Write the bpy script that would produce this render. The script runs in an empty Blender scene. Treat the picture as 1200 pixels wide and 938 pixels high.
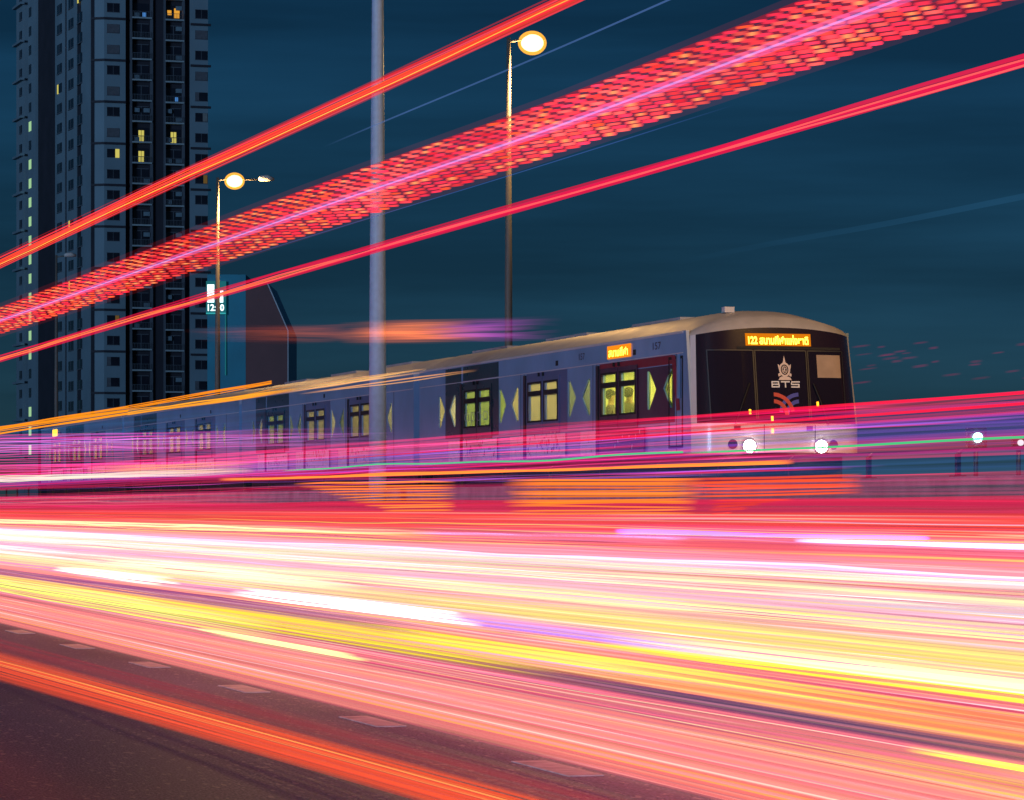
import bpy, bmesh, math, random
from mathutils import Vector, Matrix
from mathutils.geometry import tessellate_polygon
R = math.radians
rnd = random.Random(7)
SC = bpy.context.scene
COL = SC.collection

# ---------------------------------------------------------------- camera
F, XV, YH, H = 4000.0, -550.0, 595.0, 1.15          # focal length in photo pixels, vanishing point, eye height
TH = math.atan((600 - XV) / F)
CT, ST = math.cos(TH), math.sin(TH)
cam = bpy.data.cameras.new('camera'); cam_o = bpy.data.objects.new('camera', cam); COL.objects.link(cam_o)
cam.sensor_width = 36; cam.lens = 36 * F / 1200; cam.shift_y = (YH - 469) / 1200
cam.clip_start = 0.5; cam.clip_end = 9000
cam_o.location = (0, 0, H); cam_o.rotation_euler = (R(90), 0, -TH)
SC.camera = cam_o
# ---------------------------------------------------------------- sky, dusk afterglow, exposure
SUN_EL, SUN_AZ = R(2.0), R(225)                    # just above the horizon behind the camera
w = bpy.data.worlds.new('World'); SC.world = w; w.use_nodes = True
nt = w.node_tree; nt.nodes.clear()
out = nt.nodes.new('ShaderNodeOutputWorld'); bg = nt.nodes.new('ShaderNodeBackground')
sky = nt.nodes.new('ShaderNodeTexSky'); sky.sky_type = 'NISHITA'; sky.sun_disc = False
sky.sun_elevation = SUN_EL; sky.sun_rotation = SUN_AZ; sky.air_density = 1.0; sky.dust_density = 0.8; sky.ozone_density = 5.5
bg.inputs['Strength'].default_value = 0.070
tc = nt.nodes.new('ShaderNodeTexCoord'); va = nt.nodes.new('ShaderNodeVectorMath'); va.operation = 'ADD'; va.inputs[1].default_value = (0, 0, .085)   # city air: no dark belt at the horizon
vn = nt.nodes.new('ShaderNodeVectorMath'); vn.operation = 'NORMALIZE'
nt.links.new(tc.outputs['Generated'], va.inputs[0]); nt.links.new(va.outputs[0], vn.inputs[0]); nt.links.new(vn.outputs[0], sky.inputs[0])
cm = nt.nodes.new('ShaderNodeMapping'); cm.inputs['Rotation'].default_value = (0, R(5), 0); cm.inputs['Scale'].default_value = (2.2, 2.2, 26)   # thin drawn-out cloud
cn = nt.nodes.new('ShaderNodeTexNoise'); cn.inputs['Scale'].default_value = 1.6; cn.inputs['Detail'].default_value = 5; cn.inputs['Roughness'].default_value = .55
cr = nt.nodes.new('ShaderNodeMapRange'); cr.inputs[1].default_value = .35; cr.inputs[2].default_value = .75; cr.inputs[3].default_value = .74; cr.inputs[4].default_value = 1.42
cx = nt.nodes.new('ShaderNodeMix'); cx.data_type = 'RGBA'; cx.blend_type = 'MULTIPLY'; cx.inputs[0].default_value = 1
nt.links.new(tc.outputs['Generated'], cm.inputs[0]); nt.links.new(cm.outputs[0], cn.inputs['Vector']); nt.links.new(cn.outputs[0], cr.inputs[0])
nt.links.new(sky.outputs[0], cx.inputs[6]); nt.links.new(cr.outputs[0], cx.inputs[7]); ty = nt.nodes.new('ShaderNodeMix'); ty.data_type = 'RGBA'; ty.blend_type = 'MULTIPLY'; ty.inputs[0].default_value = 1; ty.inputs[7].default_value = (1.35, 1.10, .86, 1)   # greyer, teal
nt.links.new(cx.outputs[2], ty.inputs[6]); nt.links.new(ty.outputs[2], bg.inputs[0]); nt.links.new(bg.outputs[0], out.inputs[0])
sun = bpy.data.lights.new('sun', 'SUN'); sun.energy = 1.2; sun.angle = R(12); sun.color = (.36, .64, 1)
sun_o = bpy.data.objects.new('sun', sun); COL.objects.link(sun_o)
sun_o.rotation_euler = (R(88), 0, R(-45)); sun_o.location = (0, -20, 40)
SC.view_settings.view_transform = 'Standard'; SC.view_settings.look = 'None'
SC.view_settings.gamma = 1; SC.view_settings.exposure = 0.0; SC.view_settings.use_curve_mapping = False
SC.cycles.transparent_max_bounces = 96
SC.cycles.max_bounces = 6; SC.cycles.volume_bounces = 0
SC.cycles.sample_clamp_indirect = 4

# ---------------------------------------------------------------- helpers
def U(px, py, L):
    """photo pixel on the vertical plane x = L (parallel to the road) -> world point"""
    z = F * L / CT / (px - XV)
    return Vector((L, (z - L * ST) / CT, H + (YH - py) * z / F))
def UZ(px, py, z):
    """photo pixel at camera depth z -> world point"""
    r = (px - 600) * z / F
    return Vector((z * ST + r * CT, z * CT - r * ST, H + (YH - py) * z / F))
def lin(r, g, b, k=1.0):
    f = lambda c: (c / 12.92 if c <= .04045 else ((c + .055) / 1.055) ** 2.4)
    return (f(r / 255) * k, f(g / 255) * k, f(b / 255) * k)
def mat(name, col, rough=.6, metal=0, noise=.12, scale=3.0, emit=None, estr=1.0, spec=.5, bump=0, bscale=40, coat=0):
    m = bpy.data.materials.new(name); m.use_nodes = True
    n = m.node_tree; b = n.nodes['Principled BSDF']
    b.inputs['Roughness'].default_value = rough; b.inputs['Metallic'].default_value = metal
    b.inputs['Specular IOR Level'].default_value = spec; b.inputs['Coat Weight'].default_value = coat; b.inputs['Coat Roughness'].default_value = .12
    tc = n.nodes.new('ShaderNodeTexCoord')
    if noise:
        nz = n.nodes.new('ShaderNodeTexNoise'); nz.inputs['Scale'].default_value = scale; nz.inputs['Detail'].default_value = 6
        n.links.new(tc.outputs['Object'], nz.inputs['Vector'])
        mr = n.nodes.new('ShaderNodeMapRange'); mr.inputs[1].default_value = .3; mr.inputs[2].default_value = .7
        mr.inputs[3].default_value = 1 - noise; mr.inputs[4].default_value = 1 + noise
        n.links.new(nz.outputs[0], mr.inputs[0])
        mx = n.nodes.new('ShaderNodeMix'); mx.data_type = 'RGBA'; mx.blend_type = 'MULTIPLY'; mx.inputs[0].default_value = 1
        mx.inputs[6].default_value = (*col, 1); n.links.new(mr.outputs[0], mx.inputs[7])
        n.links.new(mx.outputs[2], b.inputs['Base Color'])
        r2 = n.nodes.new('ShaderNodeMapRange'); r2.inputs[3].default_value = max(0, rough - .1); r2.inputs[4].default_value = min(1, rough + .1)
        n.links.new(nz.outputs[0], r2.inputs[0]); n.links.new(r2.outputs[0], b.inputs['Roughness'])
    else:
        b.inputs['Base Color'].default_value = (*col, 1)
    if bump:
        n2 = n.nodes.new('ShaderNodeTexNoise'); n2.inputs['Scale'].default_value = bscale; n2.inputs['Detail'].default_value = 4
        n.links.new(tc.outputs['Object'], n2.inputs['Vector'])
        bp = n.nodes.new('ShaderNodeBump'); bp.inputs['Strength'].default_value = bump; bp.inputs['Distance'].default_value = .02
        n.links.new(n2.outputs[0], bp.inputs['Height']); n.links.new(bp.outputs[0], b.inputs['Normal'])
    if emit:
        b.inputs['Emission Color'].default_value = (*emit, 1); b.inputs['Emission Strength'].default_value = estr
    return m
class MB:
    """collects boxes, prisms, tubes and polygons; build() links them as one mesh object"""
    def __init__(s): s.v = []; s.f = []; s.mi = []; s.sm = []
    def quad(s, pts, mi=0, smooth=False):
        b = len(s.v); s.v += [tuple(p) for p in pts]; s.f.append(tuple(range(b, b + len(pts)))); s.mi.append(mi); s.sm.append(smooth); return s
    def box(s, x0, x1, y0, y1, z0, z1, mi=0):
        b = len(s.v)
        s.v += [(x0,y0,z0),(x1,y0,z0),(x1,y1,z0),(x0,y1,z0),(x0,y0,z1),(x1,y0,z1),(x1,y1,z1),(x0,y1,z1)]
        for f in ((3,2,1,0),(4,5,6,7),(0,1,5,4),(1,2,6,5),(2,3,7,6),(3,0,4,7)):
            s.f.append(tuple(b + i for i in f)); s.mi.append(mi); s.sm.append(False)
        return s
    def prism(s, pts, d, mi=0):
        """polygon (3D points) pushed along vector d"""
        n = len(pts); b = len(s.v); d = Vector(d)
        s.v += [tuple(p) for p in pts] + [tuple(Vector(p) + d) for p in pts]
        s.f.append(tuple(range(b, b + n))); s.f.append(tuple(range(b + 2 * n - 1, b + n - 1, -1)))
        for i in range(n): s.f.append((b + i, b + n + i, b + n + (i + 1) % n, b + (i + 1) % n))
        s.mi += [mi] * (n + 2); s.sm += [False] * (n + 2); return s
    def tube(s, pts, rad, seg=10, mi=0, cap=True):
        pts = [Vector(p) for p in pts]; rr = rad if isinstance(rad, (list, tuple)) else [rad] * len(pts)
        rings = []
        for i, p in enumerate(pts):
            t = (pts[min(i + 1, len(pts) - 1)] - pts[max(i - 1, 0)]).normalized()
            a = t.cross(Vector((0, 0, 1)));
            if a.length < .05: a = t.cross(Vector((1, 0, 0)))
            a.normalize(); c = a.cross(t); b = len(s.v); rings.append(b)
            for k in range(seg):
                an = 2 * math.pi * k / seg; s.v.append(tuple(p + (a * math.cos(an) + c * math.sin(an)) * rr[i]))
        for i in range(len(pts) - 1):
            for k in range(seg):
                s.f.append((rings[i] + k, rings[i] + (k + 1) % seg, rings[i + 1] + (k + 1) % seg, rings[i + 1] + k)); s.mi.append(mi); s.sm.append(True)
        if cap:
            s.f.append(tuple(rings[0] + k for k in range(seg - 1, -1, -1))); s.f.append(tuple(rings[-1] + k for k in range(seg))); s.mi += [mi, mi]; s.sm += [False, False]
        return s
    def holed(s, outer, holes, place, thick, mi=0, mi_rim=None):
        """plate in 2D with holes; place(a, b, depth) gives the 3D point; rims round every opening"""
        loops = [outer] + holes
        flat = [p for l in loops for p in l]
        tris = tessellate_polygon([[Vector((p[0], p[1], 0)) for p in l] for l in loops])
        b = len(s.v); n = len(flat)
        s.v += [tuple(place(p[0], p[1], 0)) for p in flat] + [tuple(place(p[0], p[1], thick)) for p in flat]
        for t in tris:
            s.f.append(tuple(b + i for i in t)); s.f.append(tuple(b + n + i for i in reversed(t))); s.mi += [mi, mi]; s.sm += [False, False]
        o = 0
        for l in loops:
            for i in range(len(l)):
                j = (i + 1) % len(l); s.f.append((b + o + i, b + o + j, b + n + o + j, b + n + o + i)); s.mi.append(mi if mi_rim is None else mi_rim); s.sm.append(False)
            o += len(l)
        return s
    def mesh(s, name, mats):
        me = bpy.data.meshes.new(name); me.from_pydata(s.v, [], s.f); me.update()
        for m in (mats if isinstance(mats, (list, tuple)) else [mats]): me.materials.append(m)
        me.polygons.foreach_set('material_index', s.mi); me.polygons.foreach_set('use_smooth', s.sm)
        bm = bmesh.new(); bm.from_mesh(me); bmesh.ops.recalc_face_normals(bm, faces=bm.faces); bm.to_mesh(me); bm.free()
        return me
    def build(s, name, mats, parent=None, loc=None):
        return put(name, s.mesh(name, mats), parent, loc)
def put(name, me, parent=None, loc=None, rot=None):
    o = bpy.data.objects.new(name, me); COL.objects.link(o)
    if parent: o.parent = parent
    if loc is not None: o.location = loc
    if rot is not None: o.rotation_euler = rot
    return o
def tag(o, label=None, cat=None, group=None, kind=None):
    if label: o['label'] = label
    if cat: o['category'] = cat
    if group: o['group'] = group
    if kind: o['kind'] = kind
    return o
def empty(name, loc=(0, 0, 0), rz=0):
    o = bpy.data.objects.new(name, None); COL.objects.link(o); o.location = loc; o.rotation_euler = (0, 0, rz); o.empty_display_size = .3; return o
def text_verts(body, size_x, size_z, bold=0.0):
    """flat text fitted into a box size_x by size_z, centred on 0 -> (verts2d, faces)"""
    cu = bpy.data.curves.new('text', 'FONT'); cu.body = body; cu.size = 1; cu.offset = bold; cu.resolution_u = 3
    o = bpy.data.objects.new('text', cu); COL.objects.link(o)
    dg = bpy.context.evaluated_depsgraph_get(); dg.update()
    me = bpy.data.meshes.new_from_object(o.evaluated_get(dg))
    vs = [(v.co.x, v.co.y) for v in me.vertices]; fs = [tuple(p.vertices) for p in me.polygons]
    bpy.data.objects.remove(o); bpy.data.curves.remove(cu); bpy.data.meshes.remove(me)
    if not vs: return [], []
    x0, x1 = min(v[0] for v in vs), max(v[0] for v in vs); y0, y1 = min(v[1] for v in vs), max(v[1] for v in vs)
    return [((v[0] - (x0 + x1) / 2) / (x1 - x0) * size_x, (v[1] - (y0 + y1) / 2) / (y1 - y0) * size_z) for v in vs], fs
def decal(name, vs, fs, place, m, parent):
    me = bpy.data.meshes.new(name); me.from_pydata([tuple(place(*v)) for v in vs], [], fs); me.update(); me.materials.append(m)
    return put(name, me, parent)

# ---------------------------------------------------------------- materials
def asphalt():
    m = bpy.data.materials.new('asphalt'); m.use_nodes = True; n = m.node_tree; b = n.nodes['Principled BSDF']
    tc = n.nodes.new('ShaderNodeTexCoord')
    v = n.nodes.new('ShaderNodeTexVoronoi'); v.inputs['Scale'].default_value = 60
    n1 = n.nodes.new('ShaderNodeTexNoise'); n1.inputs['Scale'].default_value = 95; n1.inputs['Detail'].default_value = 3
    n2 = n.nodes.new('ShaderNodeTexNoise'); n2.inputs['Scale'].default_value = .5; n2.inputs['Detail'].default_value = 5
    mp = n.nodes.new('ShaderNodeMapping'); mp.inputs['Scale'].default_value = (1, .25, 1)
    n.links.new(tc.outputs['Object'], mp.inputs[0]); n.links.new(mp.outputs[0], n2.inputs['Vector'])
    m3 = n.nodes.new('ShaderNodeMapping'); m3.inputs['Scale'].default_value = (1, .3, 1); n.links.new(tc.outputs['Object'], m3.inputs[0])   # aggregate polished along the wheel tracks
    for t in (v, n1): n.links.new(m3.outputs[0], t.inputs['Vector'])
    cr = n.nodes.new('ShaderNodeValToRGB'); e = cr.color_ramp.elements
    e[0].position = .35; e[0].color = (.085, .082, .155, 1); e[1].position = .72; e[1].color = (.37, .35, .57, 1)
    n.links.new(n1.outputs[0], cr.inputs[0])
    st = n.nodes.new('ShaderNodeValToRGB'); s = st.color_ramp.elements      # pale stones in the surface
    s[0].position = .83; s[0].color = (0, 0, 0, 1); s[1].position = .855; s[1].color = (1, 1, 1, 1)
    n.links.new(v.outputs['Color'], st.inputs[0])
    mx = n.nodes.new('ShaderNodeMix'); mx.data_type = 'RGBA'; mx.inputs[7].default_value = (.48, .46, .50, 1)
    n.links.new(st.outputs[0], mx.inputs[0]); n.links.new(cr.outputs[0], mx.inputs[6])
    m2 = n.nodes.new('ShaderNodeMix'); m2.data_type = 'RGBA'; m2.blend_type = 'MULTIPLY'; m2.inputs[0].default_value = 1
    mr = n.nodes.new('ShaderNodeMapRange'); mr.inputs[1].default_value = .3; mr.inputs[2].default_value = .7; mr.inputs[3].default_value = .7; mr.inputs[4].default_value = 1.35
    n.links.new(n2.outputs[0], mr.inputs[0]); n.links.new(mx.outputs[2], m2.inputs[6]); n.links.new(mr.outputs[0], m2.inputs[7])
    n.links.new(m2.outputs[2], b.inputs['Base Color'])
    b.inputs['Roughness'].default_value = .5
    bp = n.nodes.new('ShaderNodeBump'); bp.inputs['Strength'].default_value = .45; bp.inputs['Distance'].default_value = .006
    n.links.new(n1.outputs[0], bp.inputs['Height']); n.links.new(bp.outputs[0], b.inputs['Normal'])
    return m
def glass_mat(name, tint, trans, gloss=.12):
    m = bpy.data.materials.new(name); m.use_nodes = True; n = m.node_tree; n.nodes.clear()
    o = n.nodes.new('ShaderNodeOutputMaterial'); t = n.nodes.new('ShaderNodeBsdfTransparent'); t.inputs[0].default_value = (*tint, 1)
    d = n.nodes.new('ShaderNodeBsdfTranslucent'); d.inputs[0].default_value = (*tint, 1)
    g = n.nodes.new('ShaderNodeBsdfGlossy'); g.inputs['Roughness'].default_value = .05
    a = n.nodes.new('ShaderNodeMixShader'); a.inputs[0].default_value = 1 - trans
    n.links.new(t.outputs[0], a.inputs[1]); n.links.new(d.outputs[0], a.inputs[2])
    b = n.nodes.new('ShaderNodeMixShader'); b.inputs[0].default_value = gloss
    n.links.new(a.outputs[0], b.inputs[1]); n.links.new(g.outputs[0], b.inputs[2]); n.links.new(b.outputs[0], o.inputs[0])
    return m
def emis(name, col, k):
    m = bpy.data.materials.new(name); m.use_nodes = True; m.cycles.emission_sampling = 'AUTO' if name.startswith(('interior', 'headlight')) else 'NONE'; n = m.node_tree; n.nodes.clear()
    o = n.nodes.new('ShaderNodeOutputMaterial'); e = n.nodes.new('ShaderNodeEmission'); e.inputs[0].default_value = (*col, 1); e.inputs[1].default_value = k
    n.links.new(e.outputs[0], o.inputs[0]); return m
def halo_mat():  # amber halo round a lit lamp, put in as see-through emission
    m = bpy.data.materials.new('amber_halo'); m.use_nodes = True; n = m.node_tree; n.nodes.clear()
    o = n.nodes.new('ShaderNodeOutputMaterial'); e = n.nodes.new('ShaderNodeEmission'); e.inputs[0].default_value = (1, .45, .04, 1); e.inputs[1].default_value = 1.6
    t = n.nodes.new('ShaderNodeBsdfTransparent'); x = n.nodes.new('ShaderNodeMixShader'); x.inputs[0].default_value = .5
    n.links.new(t.outputs[0], x.inputs[1]); n.links.new(e.outputs[0], x.inputs[2]); n.links.new(x.outputs[0], o.inputs[0]); m.cycles.emission_sampling = 'NONE'; return m
def trail_mat(add=False):
    m = bpy.data.materials.new('trail_veil' if add else 'trail_light'); m.use_nodes = True; n = m.node_tree; n.nodes.clear()
    o = n.nodes.new('ShaderNodeOutputMaterial'); a = n.nodes.new('ShaderNodeAttribute'); a.attribute_name = 'glow'
    e = n.nodes.new('ShaderNodeEmission'); t = n.nodes.new('ShaderNodeBsdfTransparent'); x = n.nodes.new('ShaderNodeMixShader')
    n.links.new(a.outputs['Color'], e.inputs[0]); n.links.new(a.outputs['Alpha'], x.inputs[0])
    if add:
        y = n.nodes.new('ShaderNodeAddShader'); n.links.new(a.outputs['Alpha'], e.inputs[1]); n.links.new(t.outputs[0], y.inputs[0]); n.links.new(e.outputs[0], y.inputs[1]); n.links.new(y.outputs[0], o.inputs[0])
    else:
        n.links.new(t.outputs[0], x.inputs[1]); n.links.new(e.outputs[0], x.inputs[2]); n.links.new(x.outputs[0], o.inputs[0])
    m.cycles.emission_sampling = 'NONE'
    return m
M = dict(
    asphalt=asphalt(), paint=mat('road_paint', (.82, .82, .80), .6, noise=.25, scale=9, bump=.3), ground=mat('ground', (.06, .065, .05), .9),
    concrete=mat('concrete', (.42, .41, .42), .85, noise=.25, scale=1.5, bump=.3), steel=mat('galvanised_steel', (.50, .60, .72), .5, .25, noise=.15, scale=14),
    rail=mat('rail_steel', (.2, .18, .17), .35, .9), dark=mat('dark_metal', (.03, .03, .035), .5, noise=.1),
    body=mat('car_body_paint', (.27, .42, .68), .32, noise=.14, scale=.8, coat=.9), purple=mat('wrap_violet', (.13, .15, .31), .34, noise=.15, scale=1.0, coat=.8),
    teal=mat('wrap_dark', (.018, .045, .06), .3, noise=.1, coat=.4), maroon=mat('wrap_aubergine', (.075, .014, .045), .35, noise=.1, coat=.4),
    red=mat('red_stripe', (.30, .018, .03), .35, noise=.06), roof=mat('roof_paint', (.45, .42, .42), .5, noise=.12, scale=2),
    lower=mat('lower_panel_paint', (.80, .78, .86), .3, noise=.12, scale=5, coat=.3), white=mat('white_paint', (.72, .68, .68), .35, noise=.06, coat=.4),
    mask=mat('black_mask', (.022, .012, .020), .18, noise=0, coat=.5), interior=mat('interior_panel', (.75, .70, .42), .6, noise=.04),
    seat=mat('seat_fabric', (.25, .2, .1), .8), rubber=mat('rubber', (.02, .02, .02), .8),
    glass=glass_mat('clear_glass', (.95, .95, .55), .93, .06), film=glass_mat('filmed_glass', (.58, .52, .40), .35, .08), film2=glass_mat('filmed_glass_grey', (.42, .44, .38), .45, .10), film3=glass_mat('filmed_glass_green', (.46, .50, .30), .4, .08), film4=glass_mat('filmed_glass_pale', (.66, .62, .54), .25, .1),
    cabglass=mat('cab_glass', (.016, .011, .020), .06, noise=0, spec=.6), blind=mat('sun_blind', (.42, .30, .22), .8),
    tube=emis('interior_light', (1.0, .93, .50), 18), amber=emis('amber_led', (1.0, .42, .02), 3.0), amber_hot=emis('amber_led_text', (1.0, .78, .06), 4.5),
    head=emis('headlight_glow', (1.0, .96, .88), 30), crest=mat('crest_print', (.75, .6, .55), .5, noise=0), letter=mat('letter_print', (.85, .85, .88), .5, noise=0),
    lred=mat('logo_red', (.65, .06, .05), .5, noise=0), lblue=mat('logo_blue', (.05, .07, .45), .5, noise=0), ink=mat('number_ink', (.05, .05, .08), .5, noise=0),
    trail=trail_mat(), veil=trail_mat(True),
    twall=mat('tower_wall', (.16, .225, .275), .8, noise=.1, scale=.15), tdark=mat('tower_recess', (.022, .020, .032), .8, noise=.2, scale=.3),
    tmid=mat('tower_grey', (.085, .095, .12), .8, noise=.1, scale=.3), tglass=mat('tower_glass', (.015, .015, .025), .25, noise=.3, scale=.4),
    trail_w=mat('balcony_slab', (.30, .35, .38), .8, noise=.08), bbrown=mat('brown_cladding', (.17, .07, .075), .8, noise=.15, scale=.2),
    bteal=mat('blue_cladding', (.03, .24, .34), .7, noise=.15, scale=.2), trim=mat('pale_trim', (.5, .5, .55), .6),
    green_lit=emis('stair_window_lit', (.42, .75, .38), .8), yellow_lit=emis('window_lit', (.85, .75, .16), .7), amber_lit=emis('window_lit_warm', (1, .45, .05), .8),
    blue_lit=emis('window_lit_blue', (.1, .35, .9), .6), sign_w=emis('sign_white', (.75, 1, 1), 2.2), sign_c=emis('sign_cyan', (.08, .75, .8), .8), sign_b=emis('sign_panel', (.02, .22, .26), .6),
    lampglow=emis('sodium_lamp', (1, .72, .30), 7), pole=mat('pole_paint', (.13, .12, .11), .6, noise=.05), mastp=mat('mast_steel', (.40, .55, .76), .5, noise=.08, scale=8), tube_dim=emis('interior_light_dim', (1.0, .90, .55), 8), lamphalo=halo_mat(), lampoff=mat('lamp_housing', (.5, .5, .5), .5), signal=emis('signal_cyan', (.35, 1, .95), 14), wlamp=emis('signal_white', (.9, .95, 1), .9),
)

# ---------------------------------------------------------------- ground and road
g = MB().quad([(-6000, -300, -.2), (6000, -300, -.2), (6000, 8000, -.2), (-6000, 8000, -.2)]).build('ground', M['ground']); tag(g, kind='structure')
rd = MB().box(-9, 18.2, -30, 420, -.19, 0).build('road', M['asphalt']); tag(rd, kind='structure')
L1, L2 = 4.34, 7.9
dash_me = MB().box(-.08, .08, .2, 1.08, -.02, .005).mesh('lane_dash', M['paint'])
P1 = U(655, 902, L1).y - .6
for lane, x in ((0, L1), (1, L2), (2, 11.4), (3, 14.9)):
    for k in range(-2, 40):
        put('lane_dash', dash_me, rd, (x, P1 + k * 3.43 + lane * 1.1, 0))
MB().box(17.75, 17.9, -30, 420, .004, .010).build('edge_line', M['paint'], rd)
kb = MB().box(18.2, 18.65, -30, 420, -.19, .14).build('kerb', M['concrete']); tag(kb, kind='structure')
# viaduct beside the road: deck, parapet, railing
vd = MB().box(20.9, 30.4, -30, 420, -.19, 1.30).build('viaduct', M['concrete']); tag(vd, kind='structure')
pw = MB()
for k in range(-5, 75):
    pw.box(20.75, 20.97, k * 5.4 + .015, k * 5.4 + 5.385, -.15, 1.62)
pw = tag(pw.build('parapet_wall', M['concrete']), 'long concrete parapet wall between the road and the train', 'wall')
rl = tag(empty('railing', (20.86, 0, 1.62)), 'slim dark metal railing standing on the concrete parapet', 'railing')
post_me = MB().box(-.03, .03, -.05, .05, .02, .34).prism([(-.03, -.05, .34), (-.03, .05, .34), (.05, .01, .42), (.05, -.09, .42)], (.05, 0, 0)).box(-.10, .10, -.10, .10, 0, .02).mesh('post', M['dark'])
p0 = U(1018, 531, 20.86).y
for k in range(-10, 80): put('post', post_me, rl, (0, p0 + k * 3.6, 0))
MB().tube([(.07, -30, .40), (.07, 400, .40)], .03, 6).build('handrail', M['dark'], rl)
for x in (24.2, 25.65):
    tag(MB().box(x - .04, x + .04, -30, 420, 1.30, 1.47).build('rail', M['rail']), 'steel running rail under the train, ' + ('nearer the road' if x < 25 else 'farther from the road'), 'rail')

# ---------------------------------------------------------------- train
SX, Z0, W = 23.3, 2.30, 3.72          # near side of the train, skirt height, width
train = tag(empty('train', (SX, 66.2, Z0)), 'four-car elevated metro train with black front, amber destination sign and white headlights', 'train')
HC = 2.57
def lean(z): return .17 * max(0, z - .6)
def half(z): return W / 2 - .045 * max(0, z - .6)
def fpt(u, z, off=0.0):
    """point on the raked, rounded cab front; u metres from the centre line"""
    q = min(1, abs(u) / half(z)); return Vector((W / 2 + u, lean(z) + .10 * q ** 2 + .40 * q ** 8 - off, z))
def diamond(c, s): return [(c, .97), (c + s * .62, 1.42), (c + s * .05, 1.80), (c, 1.80)] if False else [(c, .97), (c, 1.80), (c + s * .22, 1.80), (c + s * .62, 1.42), (c + s * .18, .97)]
# layout along a car: doors (centre), diamonds
def make_car(idx, y0, ln, doors, dark_bay, cab):
    cy = y0
    yb = (lambda z: .50 + lean(z)) if cab == 1 else (lambda z: .12)
    ye = ln - .12 if cab != 2 else ln - .5
    zs = [0, .6, 1.2, 1.8, HC]
    outer = [(yb(z), z) for z in zs] + [(ye - .1 * (cab == 2), HC), (ye, 1.6), (ye, 0)]
    holes, dpanes, wins = [], [], []
    for d in doors:
        for s in (-1, 1):
            a, b = sorted((d + s * .16, d + s * 1.20))
            for (za, zb) in ((.945, 1.54), (1.66, 1.83)):
                h = [(a, za), (b, za), (b, zb), (a, zb)]; holes.append(h); dpanes.append((h, d, s))
    pair_c = [d - 2.0 for d in doors] + ([doors[-1] + 3.9] if doors[-1] + 4.4 < ln else [])
    for pc in pair_c:
        if pc - 1.75 < yb(1.8) + .3: pc_ok = False
        h1 = [(pc, .97), (pc, 1.80), (pc - .16, 1.80), (pc - .62, 1.40), (pc - .16, .97)]
        h2 = [(pc - 1.72, .97), (pc - 1.72, 1.80), (pc - 1.56, 1.80), (pc - 1.08, 1.40), (pc - 1.56, .97)]
        for h in (h1, h2):
            if min(p[0] for p in h) > yb(1.8) + .15: holes.append(h); wins.append(h)
    car = MB()
    car.holed(outer, holes, lambda a, b, t: (t, a, b), .07)
    car.box(W - .07, W, (1.0 if cab == 1 else .12), ye, 0, HC)
    car.box(.07, W - .07, ye - .07, ye, 0, HC)
    if cab == 1: car.box(.075, W - .075, 1.9, 1.97, .2, HC)
    else: car.box(.07, W - .07, .12, .19, 0, HC)
    car.box(.072, W - .072, yb(0) + .6, ye - .08, .14, .2)
    car = car.build('car', M['body'], train, (0, cy, 0))
    # interior: ceiling, far wall lining, bench, light strips
    ya, yz = (2.0 if cab == 1 else .25), ye - .1
    MB().box(.075, W - .075, ya, yz, 2.30, 2.34).box(W - .10, W - .075, ya, yz, .21, 2.29).build('interior_lining', M['interior'], car)
    for x in (1.0, 2.3): MB().box(x - .09, x + .09, ya + .3, yz - .3, 2.255, 2.285).build('light_strip', M['tube'] if cab == 1 else M['tube_dim'], car)
    sb = MB()
    for d in doors: sb.box(.12, .55, d + 1.5, d + 4.2, .2, .62).box(2.8, 3.25, d + 1.5, d + 4.2, .2, .62)
    sb.build('bench', M['seat'], car)
    # roof: cambered shell with end domes, low equipment boxes
    rf = MB(); nu = 17; rows = []
    ys = ([None, .45, 1.0, 1.7] if cab == 1 else [.12, .35, .8, 1.4]) + [ln * .5, ln - 1.4, ln - .8, ln - .35, ye]
    for i, y in enumerate(ys):
        row = []
        end = 1.0
        if i == 0: end = 0.0 if cab == 1 else .55
        elif i == 1: end = .62 if cab == 1 else .85
        elif i == 2: end = .9 if cab == 1 else 1
        elif i == len(ys) - 1: end = .55
        elif i == len(ys) - 2: end = .85
        for j in range(nu):
            q = -1 + 2 * j / (nu - 1)
            u = q * (W / 2 - .03)
            if y is None:
                zt = 2.46 + .17 * (1 - q * q); p = fpt(q * half(zt), zt)
            else:
                base = HC if cab != 1 or i > 2 else 2.50
                f0 = fpt(q * half(2.5), 2.5).y if cab == 1 else 0
                yy = max(y, f0 + (.16, .3, .45)[min(i - 1, 2)]) if cab == 1 and i <= 3 else y
                zt = base + .48 * end * (1 - abs(q) ** 2.6) + (0 if cab != 1 or i > 2 else .10 * (1 - q * q) * (1 - end))
                p = Vector((W / 2 + u, yy, zt))
            row.append(p)
        rows.append(row)
    b = len(rf.v)
    for r_ in rows: rf.v += [tuple(p) for p in r_]
    for i in range(len(rows) - 1):
        for j in range(nu - 1):
            rf.f.append((b + i * nu + j, b + i * nu + j + 1, b + (i + 1) * nu + j + 1, b + (i + 1) * nu + j)); rf.mi.append(0); rf.sm.append(True)
    rf.quad([p for p in rows[-1]] , 0)
    if cab != 1: rf.quad([p for p in rows[0]], 0)
    rf.build('roof', M['roof'], car)
    MB().box(-.02, -.001, (1.0 if cab == 1 else .2), ye - .1, HC - .05, HC - .005).box(-.016, -.001, (1.0 if cab == 1 else .2), ye - .1, 2.10, 2.118).build('gutter_rail', M['white'], car)
    for k in range(3):
        yy = 4.0 + k * 6.9
        if yy + 3 < ln: MB().box(.95, W - .95, yy, yy + 3.4, 2.90, 3.035).build('roof_unit', M['roof'], car)
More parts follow.
